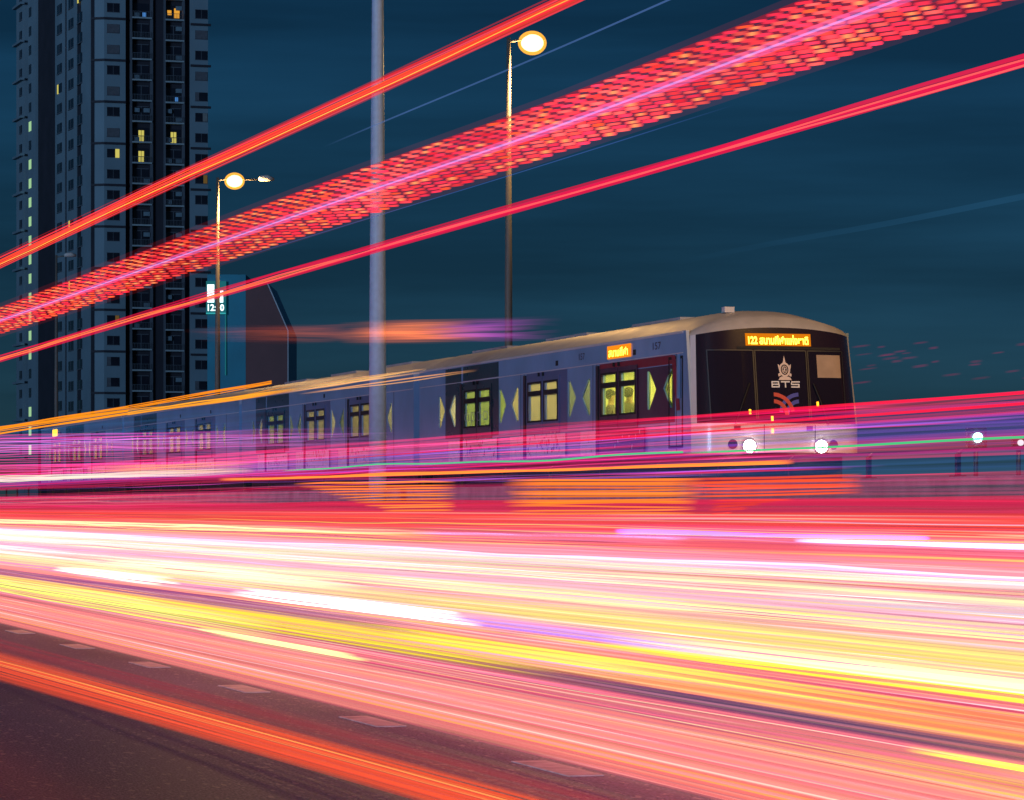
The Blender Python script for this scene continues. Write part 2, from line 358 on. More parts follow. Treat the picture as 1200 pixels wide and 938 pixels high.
    # wrap panels: violet over the doors, one dark bay, white lower panels with marks
    def panel(name, a, b_, za, zb, m, off):
        hs = [h for h in holes if min(p[0] for p in h) > a and max(p[0] for p in h) < b_ and min(p[1] for p in h) >= za and max(p[1] for p in h) <= zb]
        return MB().holed([(a, za), (b_, za), (b_, zb), (a, zb)], hs, lambda p, q, t: (-off + t, p, q), off - .001).build(name, m, car)
    for k, d in enumerate(doors):
        first = cab == 1 and k == 0
        dm = M['maroon'] if first else (M['teal'] if k == dark_bay else M['purple'])
        panel('wrap_panel', d - 1.95 if not first else d - 3.85, d + 1.42, .66, 1.88 if first else 2.09, dm, .008)
        if first: panel('red_band', d - 3.7, d + 1.42, 1.90, 2.09, M['red'], .009)
        if k == dark_bay: panel('wrap_panel', d - 1.95, d + 1.42, 2.13, 2.50, M['teal'], .008); panel('wrap_panel', d + 1.62, min(d + 3.2, ye - .3), .66, 2.50, M['teal'], .008)
        # door leaves with a dark frame round both panes, track pocket beside them
        for s in (-1, 1):
            a, b_ = sorted((d + s * .02, d + s * 1.36))
            hs = [h for (h, dd, ss) in dpanes if dd == d and ss == s]
            MB().holed([(a, .03), (b_, .03), (b_, 1.98), (a, 1.98)], hs, lambda p, q, t: (-.034 + t, p, q), .024).build('door_leaf', dm, car)
            fa, fb = sorted((d + s * .08, d + s * 1.28))
            MB().holed([(fa, .90), (fb, .90), (fb, 1.88), (fa, 1.88)], hs, lambda p, q, t: (-.040 + t, p, q), .005).build('window_gasket', M['rubber'], car)
        for (h, dd, ss) in [q for q in dpanes if q[1] == d]:
            MB().prism([(.03, p[0], p[1]) for p in h], (.008, 0, 0)).build('window_pane', M['glass'] if first else M['film'] if k != dark_bay else M['film3'], car)
        MB().box(-.05, -.012, d + 1.44, d + 1.60, .03, 2.06).build('door_pillar', M['dark'], car)
        lp = MB().holed([(d - 1.9, .05), (d + 1.30, .05), (d + 1.30, .60), (d - 1.9, .60)], [], lambda p, q, t: (-.046 + t, p, q), .010)
        lp.build('lower_panel', M['maroon'] if first else M['lower'], car)
        lb = MB()
        rr = random.Random(idx * 10 + k)
        for q in range(60 if not first else 12):          # small print on the lower panel
            yy = d - 1.75 + rr.random() * 2.9; zz = .12 + rr.random() * .40
            wv = rr.uniform(.02, .08); hv = rr.uniform(.03, .16); sh = rr.uniform(-.04, .04)
            lb.quad([(-.049, yy, zz), (-.049, yy + wv, zz), (-.049, yy + wv + sh, zz + hv), (-.049, yy + sh, zz + hv)], rr.choice((0, 0, 0, 1, 2)))
        lb.build('lower_print', [M['letter'], M['ink'], M['lblue']], car)['kind'] = 'stuff'
        MB().box(-.006, -.001, d + 1.65, d + 2.9, .05, .60).build('lower_panel', M['lower'], car)
    rw = random.Random(idx * 7)
    for h in wins:
        first = cab == 1 and min(p[0] for p in h) < doors[0]
        MB().prism([(.03, p[0], p[1]) for p in h], (.008, 0, 0)).build('side_window', M['glass'] if first else M[rw.choice(('film', 'film2', 'film2', 'film3', 'film4'))], car)
    sm_ = MB()
    for d in doors:
        for yy in (d - 3.95, d + 1.66): sm_.box(-.004, -.001, yy - .012, yy + .012, .02, 2.10)
        sm_.box(-.006, -.001, d - 1.2, d - 1.0, 2.2, 2.32).box(-.05, -.001, d - .06, d - .01, 2.0, 2.09).box(-.05, -.001, d + .30, d + .35, 2.0, 2.09)
    sm_.build('panel_seam', M['rubber'], car)
    pl = MB()
    for d in doors:
        for yy in (d - .9, d + 1.9, d + 3.2): pl.tube([(1.1, yy, .2), (1.1, yy, 2.3)], .022, 6)
    pl.build('grab_pole', M['steel'], car)
    # gangway to the next car, bogies
    if cab != 2:
        gw = MB()
        for k in range(5): gw.box(.30 + .03 * (k % 2), W - .30 - .03 * (k % 2), ln - .11 + k * .085, ln - .11 + k * .085 + .08, .15, 2.55 - .03 * (k % 2))
        gw.build('gangway', M['rubber'], car)
    for yb_ in (4.2, ln - 4.2):
        bg_ = MB().box(.45, 2.95, yb_ - 1.5, yb_ + 1.5, -.35, -.15)
        for dy in (-1.05, 1.05):
            for x in (.86, 2.31): bg_.tube([(x, yb_ + dy, -.40), (x + .13, yb_ + dy, -.40)], .42, 20)
        bg_.build('bogie', M['dark'], car)
    MB().box(.25, W - .3, .6, ln - .6, -.62, -.002).build('underframe', M['dark'], car)
    return car
CARL = 24.0
cars = [make_car(1, .8, 23.3, [5.4, 11.3, 17.2], 2, 1)]
for k in range(3):
    cars.append(make_car(k + 2, .8 + 23.5 + .2 + k * CARL, 23.8, [6.3, 12.2, 18.1], 2 if k < 2 else 1, 0 if k < 2 else 2))
for c, t in zip(cars, ('leading car with cab and driver windows', 'second car behind the grey mast', 'third car', 'rearmost car')): c['label'] = t
c1 = cars[0]
# cab shell
cab = MB(); zs = [0, .12, .3, .6, .61, .9, 1.2, 1.5, 1.8, 2.1, 2.35, 2.5]; nu = 33; b = 0
for z in zs:
    for j in range(nu):
        q = -1 + 2 * j / (nu - 1); q = math.copysign(abs(q) ** .7, q)
        zt = z if z < 2.5 else 2.46 + .17 * (1 - q * q)
        cab.v.append(tuple(fpt(q * half(zt), zt)))
for i in range(len(zs) - 1):
    for j in range(nu - 1):
        q = abs(-1 + 2 * (j + .5) / (nu - 1)); q = q ** .7
        cab.f.append((i * nu + j, i * nu + j + 1, (i + 1) * nu + j + 1, (i + 1) * nu + j)); cab.sm.append(True)
        cab.mi.append(1 if zs[i] >= .605 and q < .975 else 0)
cab.build('cab_front', [M['white'], M['mask']], c1)
def fplace(u0, z0, off=.012): return lambda a, b_: fpt(u0 + a, z0 + b_, off)
def fpatch(name, u0, u1, z0, z1, m, off=.01, nu=8, nz=6, parent=None):
    vs = [(u0 + (u1 - u0) * i / nu, z0 + (z1 - z0) * j / nz) for j in range(nz + 1) for i in range(nu + 1)]
    fs = [(j * (nu + 1) + i, j * (nu + 1) + i + 1, (j + 1) * (nu + 1) + i + 1, (j + 1) * (nu + 1) + i) for j in range(nz) for i in range(nu)]
    return decal(name, vs, fs, lambda a, b_: fpt(a, b_, off), m, parent or c1)
fpatch('windscreen', -1.52, -.60, .72, 2.13, M['cabglass'], .006)
fpatch('emergency_door', -.52, .58, .72, 2.13, M['cabglass'], .008)
fpatch('windscreen', .66, 1.40, .72, 2.13, M['cabglass'], .006)
fpatch('sun_blind', .84, 1.40, 1.58, 2.06, M['blind'], .010)
for (a_, b_) in ((-1.54, -.58), (-.54, .60), (.64, 1.46)):
    fpatch('window_frame', a_ - .012, a_ + .012, .70, 2.15, M['dark'], .016, 1, 8); fpatch('window_frame', b_ - .012, b_ + .012, .70, 2.15, M['dark'], .016, 1, 8); fpatch('window_frame', a_ + .013, b_ - .013, 2.13, 2.155, M['dark'], .016, 8, 1)
for (u_, t_) in ((-1.05, .35), (1.02, -.30)):
    MB().tube([tuple(fpt(u_, .60, .03)), tuple(fpt(u_ + t_ * .5, 1.05, .05)), tuple(fpt(u_ + t_, 1.45, .04))], .014, 6).build('wiper', M['rubber'], c1)
fpatch('display_housing', -.92, 1.42, 2.17, 2.22, M['rubber'], .012)
fpatch('destination_sign', -.73, .73, 2.24, 2.50, emis('sign_glow', (1, .26, .005), .75), .012)
tv, tf = text_verts('122 สนามกีฬาแห่งชาติ', 1.34, .20, .03)
decal('sign_lettering', tv, tf, fplace(0, 2.37, .02), M['amber_hot'], c1)
# crest: ringed oval under a spire on a stand
def ell(cx, cz, rx, rz, n=24): return [(cx + rx * math.cos(2 * math.pi * i / n), cz + rz * math.sin(2 * math.pi * i / n)) for i in range(n)]
cv, cf = [], []
def poly(pts): cf.append(tuple(range(len(cv), len(cv) + len(pts)))); cv.extend(pts)
poly([(-.05, .12), (.05, .12), (.025, .17), (.014, .23), (0, .30), (-.014, .23), (-.025, .17)])
o_, i_ = ell(0, 0, .125, .15), ell(0, 0, .085, .11)
for k in range(24): poly([o_[k], o_[(k + 1) % 24], i_[(k + 1) % 24], i_[k]])
o_, i_ = ell(0, 0, .062, .085), ell(0, 0, .047, .068)
for k in range(24): poly([o_[k], o_[(k + 1) % 24], i_[(k + 1) % 24], i_[k]])
poly([(-.03, -.04), (.03, -.04), (.03, -.02), (-.01, -.02), (.03, .02), (.01, .045), (-.03, .045), (-.03, .025), (0, .025), (-.03, -.01)])
poly([(-.15, -.22), (.15, -.22), (.12, -.17), (.08, -.145), (-.08, -.145), (-.12, -.17)])
for s in (-1, 1): poly([(s * .10, .08), (s * .145, .12), (s * .14, .05), (s * .125, .0)]); poly([(s * .115, -.07), (s * .15, -.09), (s * .14, -.15), (s * .085, -.12)])
decal('crest', cv, cf, fplace(.10, 1.74), M['crest'], c1)
lv, lf = [], []
def bar(x0, z0, x1, z1): lf.append(tuple(range(len(lv), len(lv) + 4))); lv.extend([(x0, z0), (x1, z0), (x1, z1), (x0, z1)])
t = .026
for (x, segs) in ((-.31, [(0, 0, .18, t), (0, .054, .18, .054 + t), (0, .108, .17, .108 + t), (0, t + .001, t, .107), (.155, t + .001, .181, .053), (.145, .081, .171, .107)]),
                  (-.10, [(0, .108, .20, .108 + t), (.087, 0, .113, .107)]),
                  (.125, [(0, 0, .19, t), (0, .054, .19, .054 + t), (.01, .108, .20, .108 + t), (.164, t + .001, .19, .053), (0, .081, t, .107)])):
    for q in segs: bar(x + q[0], q[1] - .067, x + q[2], q[3] - .067)
decal('lettering', lv, lf, fplace(.10, 1.43), M['letter'], c1)
def arc(cx, cz, r0, r1, a0, a1, n=12):
    vs, fs = [], []
    for k in range(n + 1):
        a = R(a0 + (a1 - a0) * k / n); vs += [(cx + r0 * math.cos(a), cz + r0 * math.sin(a)), (cx + r1 * math.cos(a), cz + r1 * math.sin(a))]
        if k: fs.append((2 * k - 2, 2 * k - 1, 2 * k + 1, 2 * k))
    return vs, fs
for (cx, r0, r1, a0, a1, m, dz) in ((-.29, .27, .36, 0, 88, 'lred', .004), (-.29, .43, .52, 10, 88, 'lred', .004), (.29, .27, .36, 92, 180, 'lblue', 0), (.29, .43, .52, 92, 172, 'lblue', 0)):
    vs, fs = arc(cx, -.27, r0 * .9, r1 * .9, a0, a1); decal('logo_arc', vs, fs, fplace(.10, 1.06, .012 + dz), M[m], c1)
for x in (-.80, .80):
    hl = MB().tube([tuple(fpt(x + .05, .13, -.05)), tuple(fpt(x + .05, .13, .05))], [.135, .13], 20).build('headlight', M['head'], c1)
    MB().tube([tuple(fpt(x + .05, .13, -.05)), tuple(fpt(x + .05, .13, .025))], [.155, .155], 20).build('bezel', M['dark'], hl)
    MB().tube([tuple(fpt(x + (.34 if x > 0 else -.30), .17, -.05)), tuple(fpt(x + (.34 if x > 0 else -.30), .17, .015))], [.11, .10], 16).build('tail_light', M['rubber'], c1)
    fpatch('step_plate', x - .28, x - .14, .46, .56, M['dark'], .02)
for u in (-.42, .72): fpatch('panel_seam', u - .008, u + .008, .02, .58, M['rubber'], .006, 1, 6)
for (u, z) in ((-.72, .80), (-.24, .66), (-.24, .40), (.80, .97)): fpatch('amber_reflection', u - .025, u + .025, z, z + .10, M['amber'], .02, 1, 2)  # glowing amber patches painting lamp reflections on the cab front
MB().box(1.1, 1.32, 1.5, 1.7, 3.0, 3.12).build('antenna_box', M['white'], c1)
MB().box(-.06, -.02, 1.15, 1.27, 1.15, 2.08).build('grab_rail', M['body'], c1)
MB().quad([(-.012, 1.75, 2.08), (-.012, 1.50, 2.08), (-.012, 1.18, .9), (-.012, 1.42, .9)]).build('red_stripe', M['red'], c1)
MB().holed([(1.02, .1), (1.95, .1), (1.95, 2.05), (1.02, 2.05)], [[(1.08, .16), (1.89, .16), (1.89, 1.99), (1.08, 1.99)]], lambda p, q, t: (-.011 + t, p, q), .010).build('cab_door_frame', M['rubber'], c1)
def splace(y0, z0, off): return lambda a, b_: (-off, y0 - a, z0 + b_)
MB().box(-.03, -.001, 4.55, 6.20, 2.18, 2.47).build('side_display', emis('side_sign_glow', (1, .28, .01), 1.0), c1)
tv, tf = text_verts('สนามกีฬา', 1.40, .20, .02); decal('sign_lettering', tv, tf, splace(5.38, 2.32, .034), M['amber_hot'], c1)
tv, tf = text_verts('157', .55, .16, .01); decal('car_number', tv, tf, splace(2.75, 2.33, .004), M['ink'], c1)
tv, tf = text_verts('157', .45, .15, .01); decal('car_number', tv, tf, splace(8.2, 2.33, .004), M['ink'], c1)
for ci in (0, 1, 2):
    d = ([5.4, 11.3, 17.2] if ci == 0 else [6.3, 12.2, 18.1])[2]
    tv, tf = text_verts('oppo', 2.3, .36, -.02); decal('lettering', tv, tf, splace(d, 1.12, .052), mat('pale_print', (.3, .34, .4), .6, noise=0), cars[ci])
MB().box(-.03, -.001, 18.2, 19.4, 2.15, 2.45).build('side_display', M['amber'], cars[3])

# ---------------------------------------------------------------- passengers
def person(y, x, shirt, hairc, label, turn):
    root = tag(empty('person', (SX + x, 66.2 + .8 + y, Z0 + .2), turn), label, 'person', 'passengers inside the leading car')
    J = [(0, 0, .50), (0, 0, .72), (0, 0, .96), (0, .01, 1.06), (0, .02, 1.16), (0, .03, 1.26),            # spine to crown
         (.20, 0, .92), (.25, .06, .66), (.18, .26, .56), (.13, .33, .55), (-.20, 0, .92), (-.25, .06, .66), (-.18, .26, .56), (-.13, .33, .55),
         (.10, .42, .50), (.11, .44, .12), (.11, .56, .05), (-.10, .42, .50), (-.11, .44, .12), (-.11, .56, .05)]
    E = [(0,1),(1,2),(2,3),(3,4),(4,5),(2,6),(6,7),(7,8),(8,9),(2,10),(10,11),(11,12),(12,13),(0,14),(14,15),(15,16),(0,17),(17,18),(18,19)]
    Rr = [.16,.15,.15,.055,.095,.08,.075,.052,.042,.035,.075,.052,.042,.035,.085,.055,.045,.085,.055,.045]
    me = bpy.data.meshes.new('body'); me.from_pydata(J, E, []); me.update()
    o = put('body', me, root); sk = o.modifiers.new('skin', 'SKIN')
    for i, v in enumerate(me.skin_vertices[0].data): v.radius = (Rr[i], Rr[i] * .8 if i < 3 else Rr[i]); v.use_root = i == 0
    sb = o.modifiers.new('sub', 'SUBSURF'); sb.levels = sb.render_levels = 2
    m = bpy.data.materials.new('clothes'); m.use_nodes = True; n = m.node_tree; bs = n.nodes['Principled BSDF']
    tc = n.nodes.new('ShaderNodeTexCoord'); sp = n.nodes.new('ShaderNodeSeparateXYZ'); cr = n.nodes.new('ShaderNodeValToRGB')
    n.links.new(tc.outputs['Object'], sp.inputs[0]); n.links.new(sp.outputs[2], cr.inputs[0]); n.links.new(cr.outputs[0], bs.inputs['Base Color'])
    cr.color_ramp.interpolation = 'CONSTANT'; e = cr.color_ramp.elements; e[0].color = (.03, .03, .05, 1); e[1].position = .56; e[1].color = (*shirt, 1)
    sk_ = e.new(.995); sk_.color = (.45, .26, .17, 1)
    me.materials.append(m)
    hb = bmesh.new(); bmesh.ops.create_uvsphere(hb, u_segments=14, v_segments=10, radius=.115)
    for v in hb.verts:
        v.co.y *= 1.15; v.co.z *= 1.1
        if v.co.y > .03 and v.co.z < .03: v.co *= .82
    hm = bpy.data.meshes.new('hair'); hb.to_mesh(hm); hb.free(); hm.materials.append(mat('hair', hairc, .6, noise=0))
    put('hair', hm, root, (0, -.005, 1.235))
person(7.35, .42, (.10, .06, .10), (.015, .012, .012), 'passenger with dark hair and dark top in the left door window of the leading car', R(-120))
person(6.0, .42, (.35, .28, .20), (.02, .012, .01), 'passenger with dark hair and pale top in the right door window of the leading car', R(-70))
person(3.7, .5, (.30, .12, .08), (.05, .02, .015), 'passenger behind the angular window next to the cab', R(-95))

# ---------------------------------------------------------------- poles and lamps
def street_lamp(px, lit, label, L=28.0, ext=False, watts=2600):
    b = U(px, 595, L); b.z = -.2; zt = 15.35
    root = tag(empty('street_lamp', b), label, 'street lamp', 'sodium street lamps behind the train')
    MB().tube([(0, 0, 0), (0, 0, 8), (0, 0, zt)], [.14, .11, .06], 12).box(-.25, .25, -.25, .25, 0, .04).build('pole', M['pole'], root)
    MB().tube([(0, 0, zt - .12), (.35, -.02, zt - .06), (1.9 if ext else .55, -.05, zt - .05)], .035, 8).build('arm', M['pole'], root)
    def head(x, on):
        lm = MB().tube([(x - .30, -.05, zt - .04), (x - .2, -.05, zt), (x + .1, -.05, zt + .03), (x + .38, -.05, zt - .02)], [.05, .12, .14, .06], 12).build('luminaire', M['lampoff'], root)
        bm = bmesh.new(); bmesh.ops.create_uvsphere(bm, u_segments=20, v_segments=12, radius=1, matrix=Matrix.Translation((x, -.05, zt - .14)) @ Matrix.Diagonal((.34, .30, .26, 1)))
        me = bpy.data.meshes.new('lamp_bowl'); bm.to_mesh(me); bm.free(); me.polygons.foreach_set('use_smooth', [True] * len(me.polygons)); me.materials.append(M['lampglow'] if on else M['lampoff'])
        if on:
            put('lamp_bowl', me, root)
            bm = bmesh.new(); bmesh.ops.create_uvsphere(bm, u_segments=24, v_segments=14, radius=1, matrix=Matrix.Translation((x, -.05, zt - .14)) @ Matrix.Diagonal((.43, .40, .36, 1)))  # added outer shell, its amber glow imitates the halo round the bowl
            dm = bpy.data.meshes.new('halo_shell'); bm.to_mesh(dm); bm.free(); dm.polygons.foreach_set('use_smooth', [True] * len(dm.polygons)); dm.materials.append(M['lamphalo']); put('halo_shell', dm, root)
            l = bpy.data.lights.new('bulb', 'POINT'); l.energy = watts; l.color = (1, .55, .18); l.shadow_soft_size = .3
            lo = bpy.data.objects.new('bulb', l); COL.objects.link(lo); lo.parent = root; lo.location = (x, -.05, zt - .85)
    head(.72, lit)
    if ext: head(2.05, False)
    return root
street_lamp(596, True, 'nearest lit sodium street lamp, behind the middle of the train')
street_lamp(255, True, 'lit sodium street lamp in front of the tower edge', ext=True)
street_lamp(66, False, 'far unlit street lamp in front of the tower')
street_lamp(1426, True, 'sodium street lamp beyond the front of the train', watts=7000)
mp = U(442.5, 595, 19.9); mp.z = -.02
mast = tag(empty('light_mast', mp), 'tall tapered grey steel mast standing between the road and the train', 'mast')
MB().tube([(0, 0, .05), (0, 0, 6), (0, 0, 13), (0, 0, 20)], [.225, .20, .145, .09], 14).build('pole', M['mastp'], mast)
MB().box(-.4, .4, -.4, .4, 0, .05).tube([(0, 0, .05), (0, 0, .5)], .28, 14).build('base', M['concrete'], mast)
sg = U(1146, 513, 27.5)
s_ = tag(empty('signal_lamp', (sg.x, sg.y, 1.3)), 'small bright cyan signal lamp to the right of the train', 'signal')
hz = sg.z - 1.3
MB().tube([(0, .1, 0), (0, .1, hz + .1)], .05, 8).build('post', M['dark'], s_)
MB().box(-.20, .20, .02, .16, hz - .20, hz + .20).build('housing', M['dark'], s_)
MB().tube([(0, .02, hz), (0, -.03, hz)], [.095, .09], 14).build('lens', M['signal'], s_)
sg = U(1196, 519, 28.5)
s_ = tag(empty('signal_lamp', (sg.x, sg.y, 1.3)), 'dim white signal lamp at the right edge of the picture', 'signal'); hz = sg.z - 1.3
MB().tube([(0, .1, 0), (0, .1, hz + .1)], .05, 8).build('post', M['dark'], s_)
MB().box(-.15, .15, .02, .12, hz - .15, hz + .15).build('housing', M['dark'], s_)
MB().tube([(0, .02, hz), (0, -.03, hz)], [.06, .06], 12).build('lens', M['wlamp'], s_)

# ---------------------------------------------------------------- tower
PH = R(19) - TH
tb = UZ(115, 595, 490); tb.z = -.2
tower = tag(empty('apartment_tower', tb, 0), 'tall pale apartment tower with dark recessed balcony strips and a few lit windows', 'building')
tower.rotation_euler = (0, 0, PH)
# local x runs along the facade that faces us, local y back along the left flank
FH, ZT, NF = 2.99, 92.0, 30
FW = 16.3
tw = MB()
tw.box(-.06, FW, 1.0, 44, 0, ZT)                       # core
tw.build('core', M['tdark'], tower)
zf = lambda k: 9.1 + k * FH + .20
def X(px): return (px - 115) / 7.98
# front: two pale window strips, two balcony strips
MB().prism([(X(122), 0, 0), (X(147), 0, 0), (X(147), 1.1, 0), (-.3, 1.1, 0), (-.3, .75, 0)], (0, 0, ZT)).build('wall_strip', M['twall'], tower)
MB().box(X(224), X(244), -.1, 1.1, 0, ZT).build('wall_strip', M['twall'], tower)
MB().box(X(181), X(193), .55, 1.1, 0, ZT).build('wall_strip', M['tdark'], tower)
for px in (154, 178.5, 193.5, 216): MB().box(X(px) - .12, X(px) + .12, .1, 1.1, 0, ZT).build('pilaster', M['tmid'], tower)
win_me = MB().box(-.9, .9, -.06, .10, -.62, .62, 0).box(-.98, .98, -.03, .08, -.70, -.62, 1).box(-.98, .98, -.03, .08, .62, .68, 1).box(-.03, .03, -.075, -.05, -.62, .62, 1).mesh('window', [M['tglass'], M['tmid']])
win_lit = MB().box(-.9, .3, -.06, .10, -.62, .62, 0).box(.3, .9, -.06, .10, -.62, .62, 1).mesh('window', [M['tglass'], M['yellow_lit']])
led_me = MB().prism([(-.9, .8, 0), (X(122) - .02, -.28, 0), (X(147), -.28, 0), (X(147), .02, 0), (X(122), .02, 0), (-.7, .95, 0)], (0, 0, .32)).mesh('ledge', M['tdark'])
led2 = MB().box(X(224) - .1, X(247), -.4, -.08, 0, .32).mesh('ledge', M['tdark'])
cham = MB().box(-.45, .45, -.05, .08, -.62, .62).mesh('window', M['tglass'])
rr = random.Random(3)
curtain = mat('curtain', (.10, .10, .12), .9, noise=.2, scale=2); pale_cur = mat('pale_curtain', (.2, .2, .2), .9, noise=.2, scale=2); dim_lit = emis('window_dim', (.30, .18, .05), .35)
win_var = [win_me] * 6 + [MB().box(-.9, .9, -.06, .10, -.62, .62, 0).box(a, b_, -.07, -.055, -.60, .60, 1).box(-.98, .98, -.03, .08, -.70, -.62, 2).mesh('window', [M['tglass'], m_, M['tmid']]) for (a, b_, m_) in ((-.88, -.35, curtain), (.2, .88, pale_cur), (-.88, .88, curtain), (.3, .88, dim_lit))]
ac_me = MB().box(-.42, .42, .55, .90, .3, .9).box(-.25, .25, .52, .56, .4, .8).mesh('air_conditioner', M['twall'])
bal_slab = MB().box(X(155), X(178), -.05, 1.0, 0, .22).mesh('balcony_slab', M['trail_w'])
bal_slab2 = MB().box(X(194), X(216), -.05, 1.0, 0, .22).mesh('balcony_slab', M['trail_w'])
def railing(a, b_):
    r_ = MB().box(a, b_, .0, .05, 1.0, 1.05)
    n_ = 12
    for k in range(n_ + 1):
        x = a + (b_ - a) * k / n_; r_.box(x - .02, x + .02, .01, .04, .22, 1.0)
    return r_.mesh('balcony_rail', M['tmid'])
br1, br2 = railing(X(155.5), X(177.5)), railing(X(194.5), X(215.5))
bd = MB().box(-1.1, 1.1, .95, 1.06, .25, 2.3, 0).box(-.05, .05, .93, .99, .25, 2.3, 1).box(-1.1, 1.1, .93, .99, 2.3, 2.4, 1).mesh('balcony_door', [M['tglass'], M['tmid']])
bd_lit = MB().box(-1.1, 1.1, .95, 1.06, .25, 2.3, 0).box(-.40, -.04, .90, .95, .35, 1.05, 1).box(.04, .40, .90, .95, .35, 1.05, 1).box(-.40, -.04, .90, .95, 1.1, 1.9, 1).box(.04, .40, .90, .95, 1.1, 1.9, 1).mesh('balcony_door', [M['tglass'], M['yellow_lit']])
bd_warm = MB().box(-1.1, 1.1, .95, 1.06, .25, 2.3, 0).box(-.9, -.3, .90, .95, .9, 1.6, 1).box(.1, .9, .90, .95, .5, 1.9, 1).mesh('balcony_door', [M['tglass'], M['amber_lit']])
bd_blue = MB().box(-1.1, 1.1, .95, 1.06, .25, 2.3, 0).box(.2, .7, .90, .95, .4, 1.0, 1).mesh('balcony_door', [M['tglass'], M['blue_lit']])
flw = MB().box(-.10, 0, -.9, .9, -.62, .62, 0).box(-.13, -.10, -.06, .06, -.62, .62, 1).box(-.14, -.02, -1, 1, -.74, -.62, 1).mesh('window', [M['tglass'], M['tmid']])
flw_lit = MB().box(-.10, 0, -.9, .3, -.62, .62, 0).box(-.10, 0, .35, .9, -.62, .62, 1).mesh('window', [M['tglass'], M['yellow_lit']])
# flank: pale columns between dark slots (y positions back along the flank)
def YF(px):
    # depth along the flank that shows at column px
    a = math.sin(R(19)); c = math.cos(R(19)); r0 = (115 - 600) * 490 / F; q = (px - 600) / F
    return (r0 - q * 490) / (q * c + a)
for (pa, pb, m, x) in ((107, 97, 'twall', -.25), (91, 80, 'twall', -.25), (77, 66.5, 'twall', -.25), (62, 44, 'tmid', .6), (44, 35, 'twall', -.3), (33.5, 25, 'twall', -.8)):
    ya, yb = sorted((YF(pa), YF(pb)))
    MB().box(x, 1.2, ya, yb, 0, ZT).build('wall_strip', M[m], tower)
ya, yb = sorted((YF(62), YF(44)))
beam = MB().box(.2, .62, ya, yb, 0, .55).mesh('beam', M['tdark'])
ya, yb = sorted((YF(34), YF(25)))
led3 = MB().box(-1.4, -.78, ya - .3, yb + .4, 0, .35).mesh('ledge', M['twall'])
stair = MB().box(-.03, 0, -1.0, 1.0, -.75, .75).box(-.06, -.03, -.09, .09, -.75, .75).mesh('stair_window', M['green_lit'])
stair_off = MB().box(-.03, 0, -1.0, 1.0, -.75, .75).mesh('stair_window', M['tglass'])
kz = lambda py: H + (595 - py) * 490 / F + .2
base = kz(106) - 10 * FH          # windows of floor 10 sit at photo row 106
stair_on = {1, 2, 4, 5, 6, 7, 8, 9, 10, 11, 12, 14, 16, 17}
flank_off = {(97, 4): 1, (85, 12): 1, (72, 7): 1, (85, 20): 1}
for k in range(NF):
    z = base + (k - 7) * FH
    if z < 2 or z > ZT - 2: continue
    py = 595 - (z - H - .2) * F / 490
    put('window', win_lit if abs(py - 180) < 12 else rr.choice(win_var), tower, (X(132.5), 0, z))
    put('window', rr.choice(win_var), tower, (X(236), -.1, z - .35))
    for px in (161, 173, 199, 211):
        if rr.random() < .4: put('air_conditioner', ac_me, tower, (X(px), 0, z - 1.35 + rr.choice((0, 1.2))))
    put('window', cham, tower, (X(118.4), .36, z - .1), (0, 0, -math.atan2(.75, 1.18)))
    zs_ = z - 1.35
    put('balcony_slab', bal_slab, tower, (0, 0, zs_)); put('balcony_slab', bal_slab2, tower, (0, 0, zs_ - .1))
    put('balcony_rail', br1, tower, (0, 0, zs_)); put('balcony_rail', br2, tower, (0, 0, zs_ - .1))
    put('balcony_door', bd_lit if abs(py - 157) < 12 or abs(py - 182) < 6 else (bd_blue if abs(py - 12) < 10 else bd), tower, (X(167), 0, zs_))
    put('balcony_door', bd_lit if abs(py - 157) < 12 else (bd_warm if abs(py - 12) < 10 else (bd_blue if abs(py - 110) < 10 else bd)), tower, (X(205), 0, zs_ - .1))
    if k % 2 == 0: put('ledge', led_me, tower, (0, 0, z + 1.25)); put('ledge', led2, tower, (0, 0, z + .95))
    for px in (95.8, 85.5, 72):
        put('window', flw_lit if rr.random() < .06 else flw, tower, (-.25, YF(px), z + .3 * (px < 80))).scale = (1, 1.8, 1.1)
    put('window', flw, tower, (-.8, YF(30.5), z))
    kk = int(round((kz(98) - z) / FH))
    put('stair_window', stair if (98 <= py < 115 or (140 < py and rr.random() < .8)) else stair_off, tower, (-.3, YF(37.5), z))
    if k % 2 == 0: put('beam', beam, tower, (0, 0, z + .8)); put('ledge', led3, tower, (0, 0, z - 1.4))
# neighbour with the slanted top and the lit sign
nb = UZ(300, 595, 440); nb.z = -.2
hall = tag(empty('slanted_building', nb), 'dark brown building with slanted top edge to the right of the tower', 'building'); hall.rotation_euler = (0, 0, -TH)
sc = 440 / F
def HP(px, py): return ((px - 300) * sc, 0, (595 - py) * sc + 1.35)
MB().prism([HP(288, 610), HP(337, 610), HP(337, 388), HP(313, 333), HP(288, 336)], (0, 18, 0)).build('wall', M['bbrown'], hall)
MB().prism([HP(243, 610), HP(287.9, 610), HP(287.9, 322), HP(243, 322)], (0, 16, 0)).build('side_block', M['bteal'], hall)
MB().prism([HP(337, 610), HP(338, 610), HP(338, 387.6), HP(337, 388)], (0, 17, 0)).prism([HP(337, 388), HP(338, 387.6), HP(314, 332), HP(313, 333)], (0, 17, 0)).build('edge_trim', M['trim'], hall)
sgn = tag(empty('lit_sign', Vector(nb)), 'bright cyan and white lit sign showing digits in front of the tower edge', 'sign'); sgn.rotation_euler = (0, 0, -TH)
def box_px(a, b_, c, d, y0, y1): p, q = HP(a, d), HP(b_, c); return MB().box(p[0], q[0], y0, y1, p[2], q[2])
box_px(242, 265, 330, 369, -.6, -.05).build('panel', M['sign_b'], sgn)
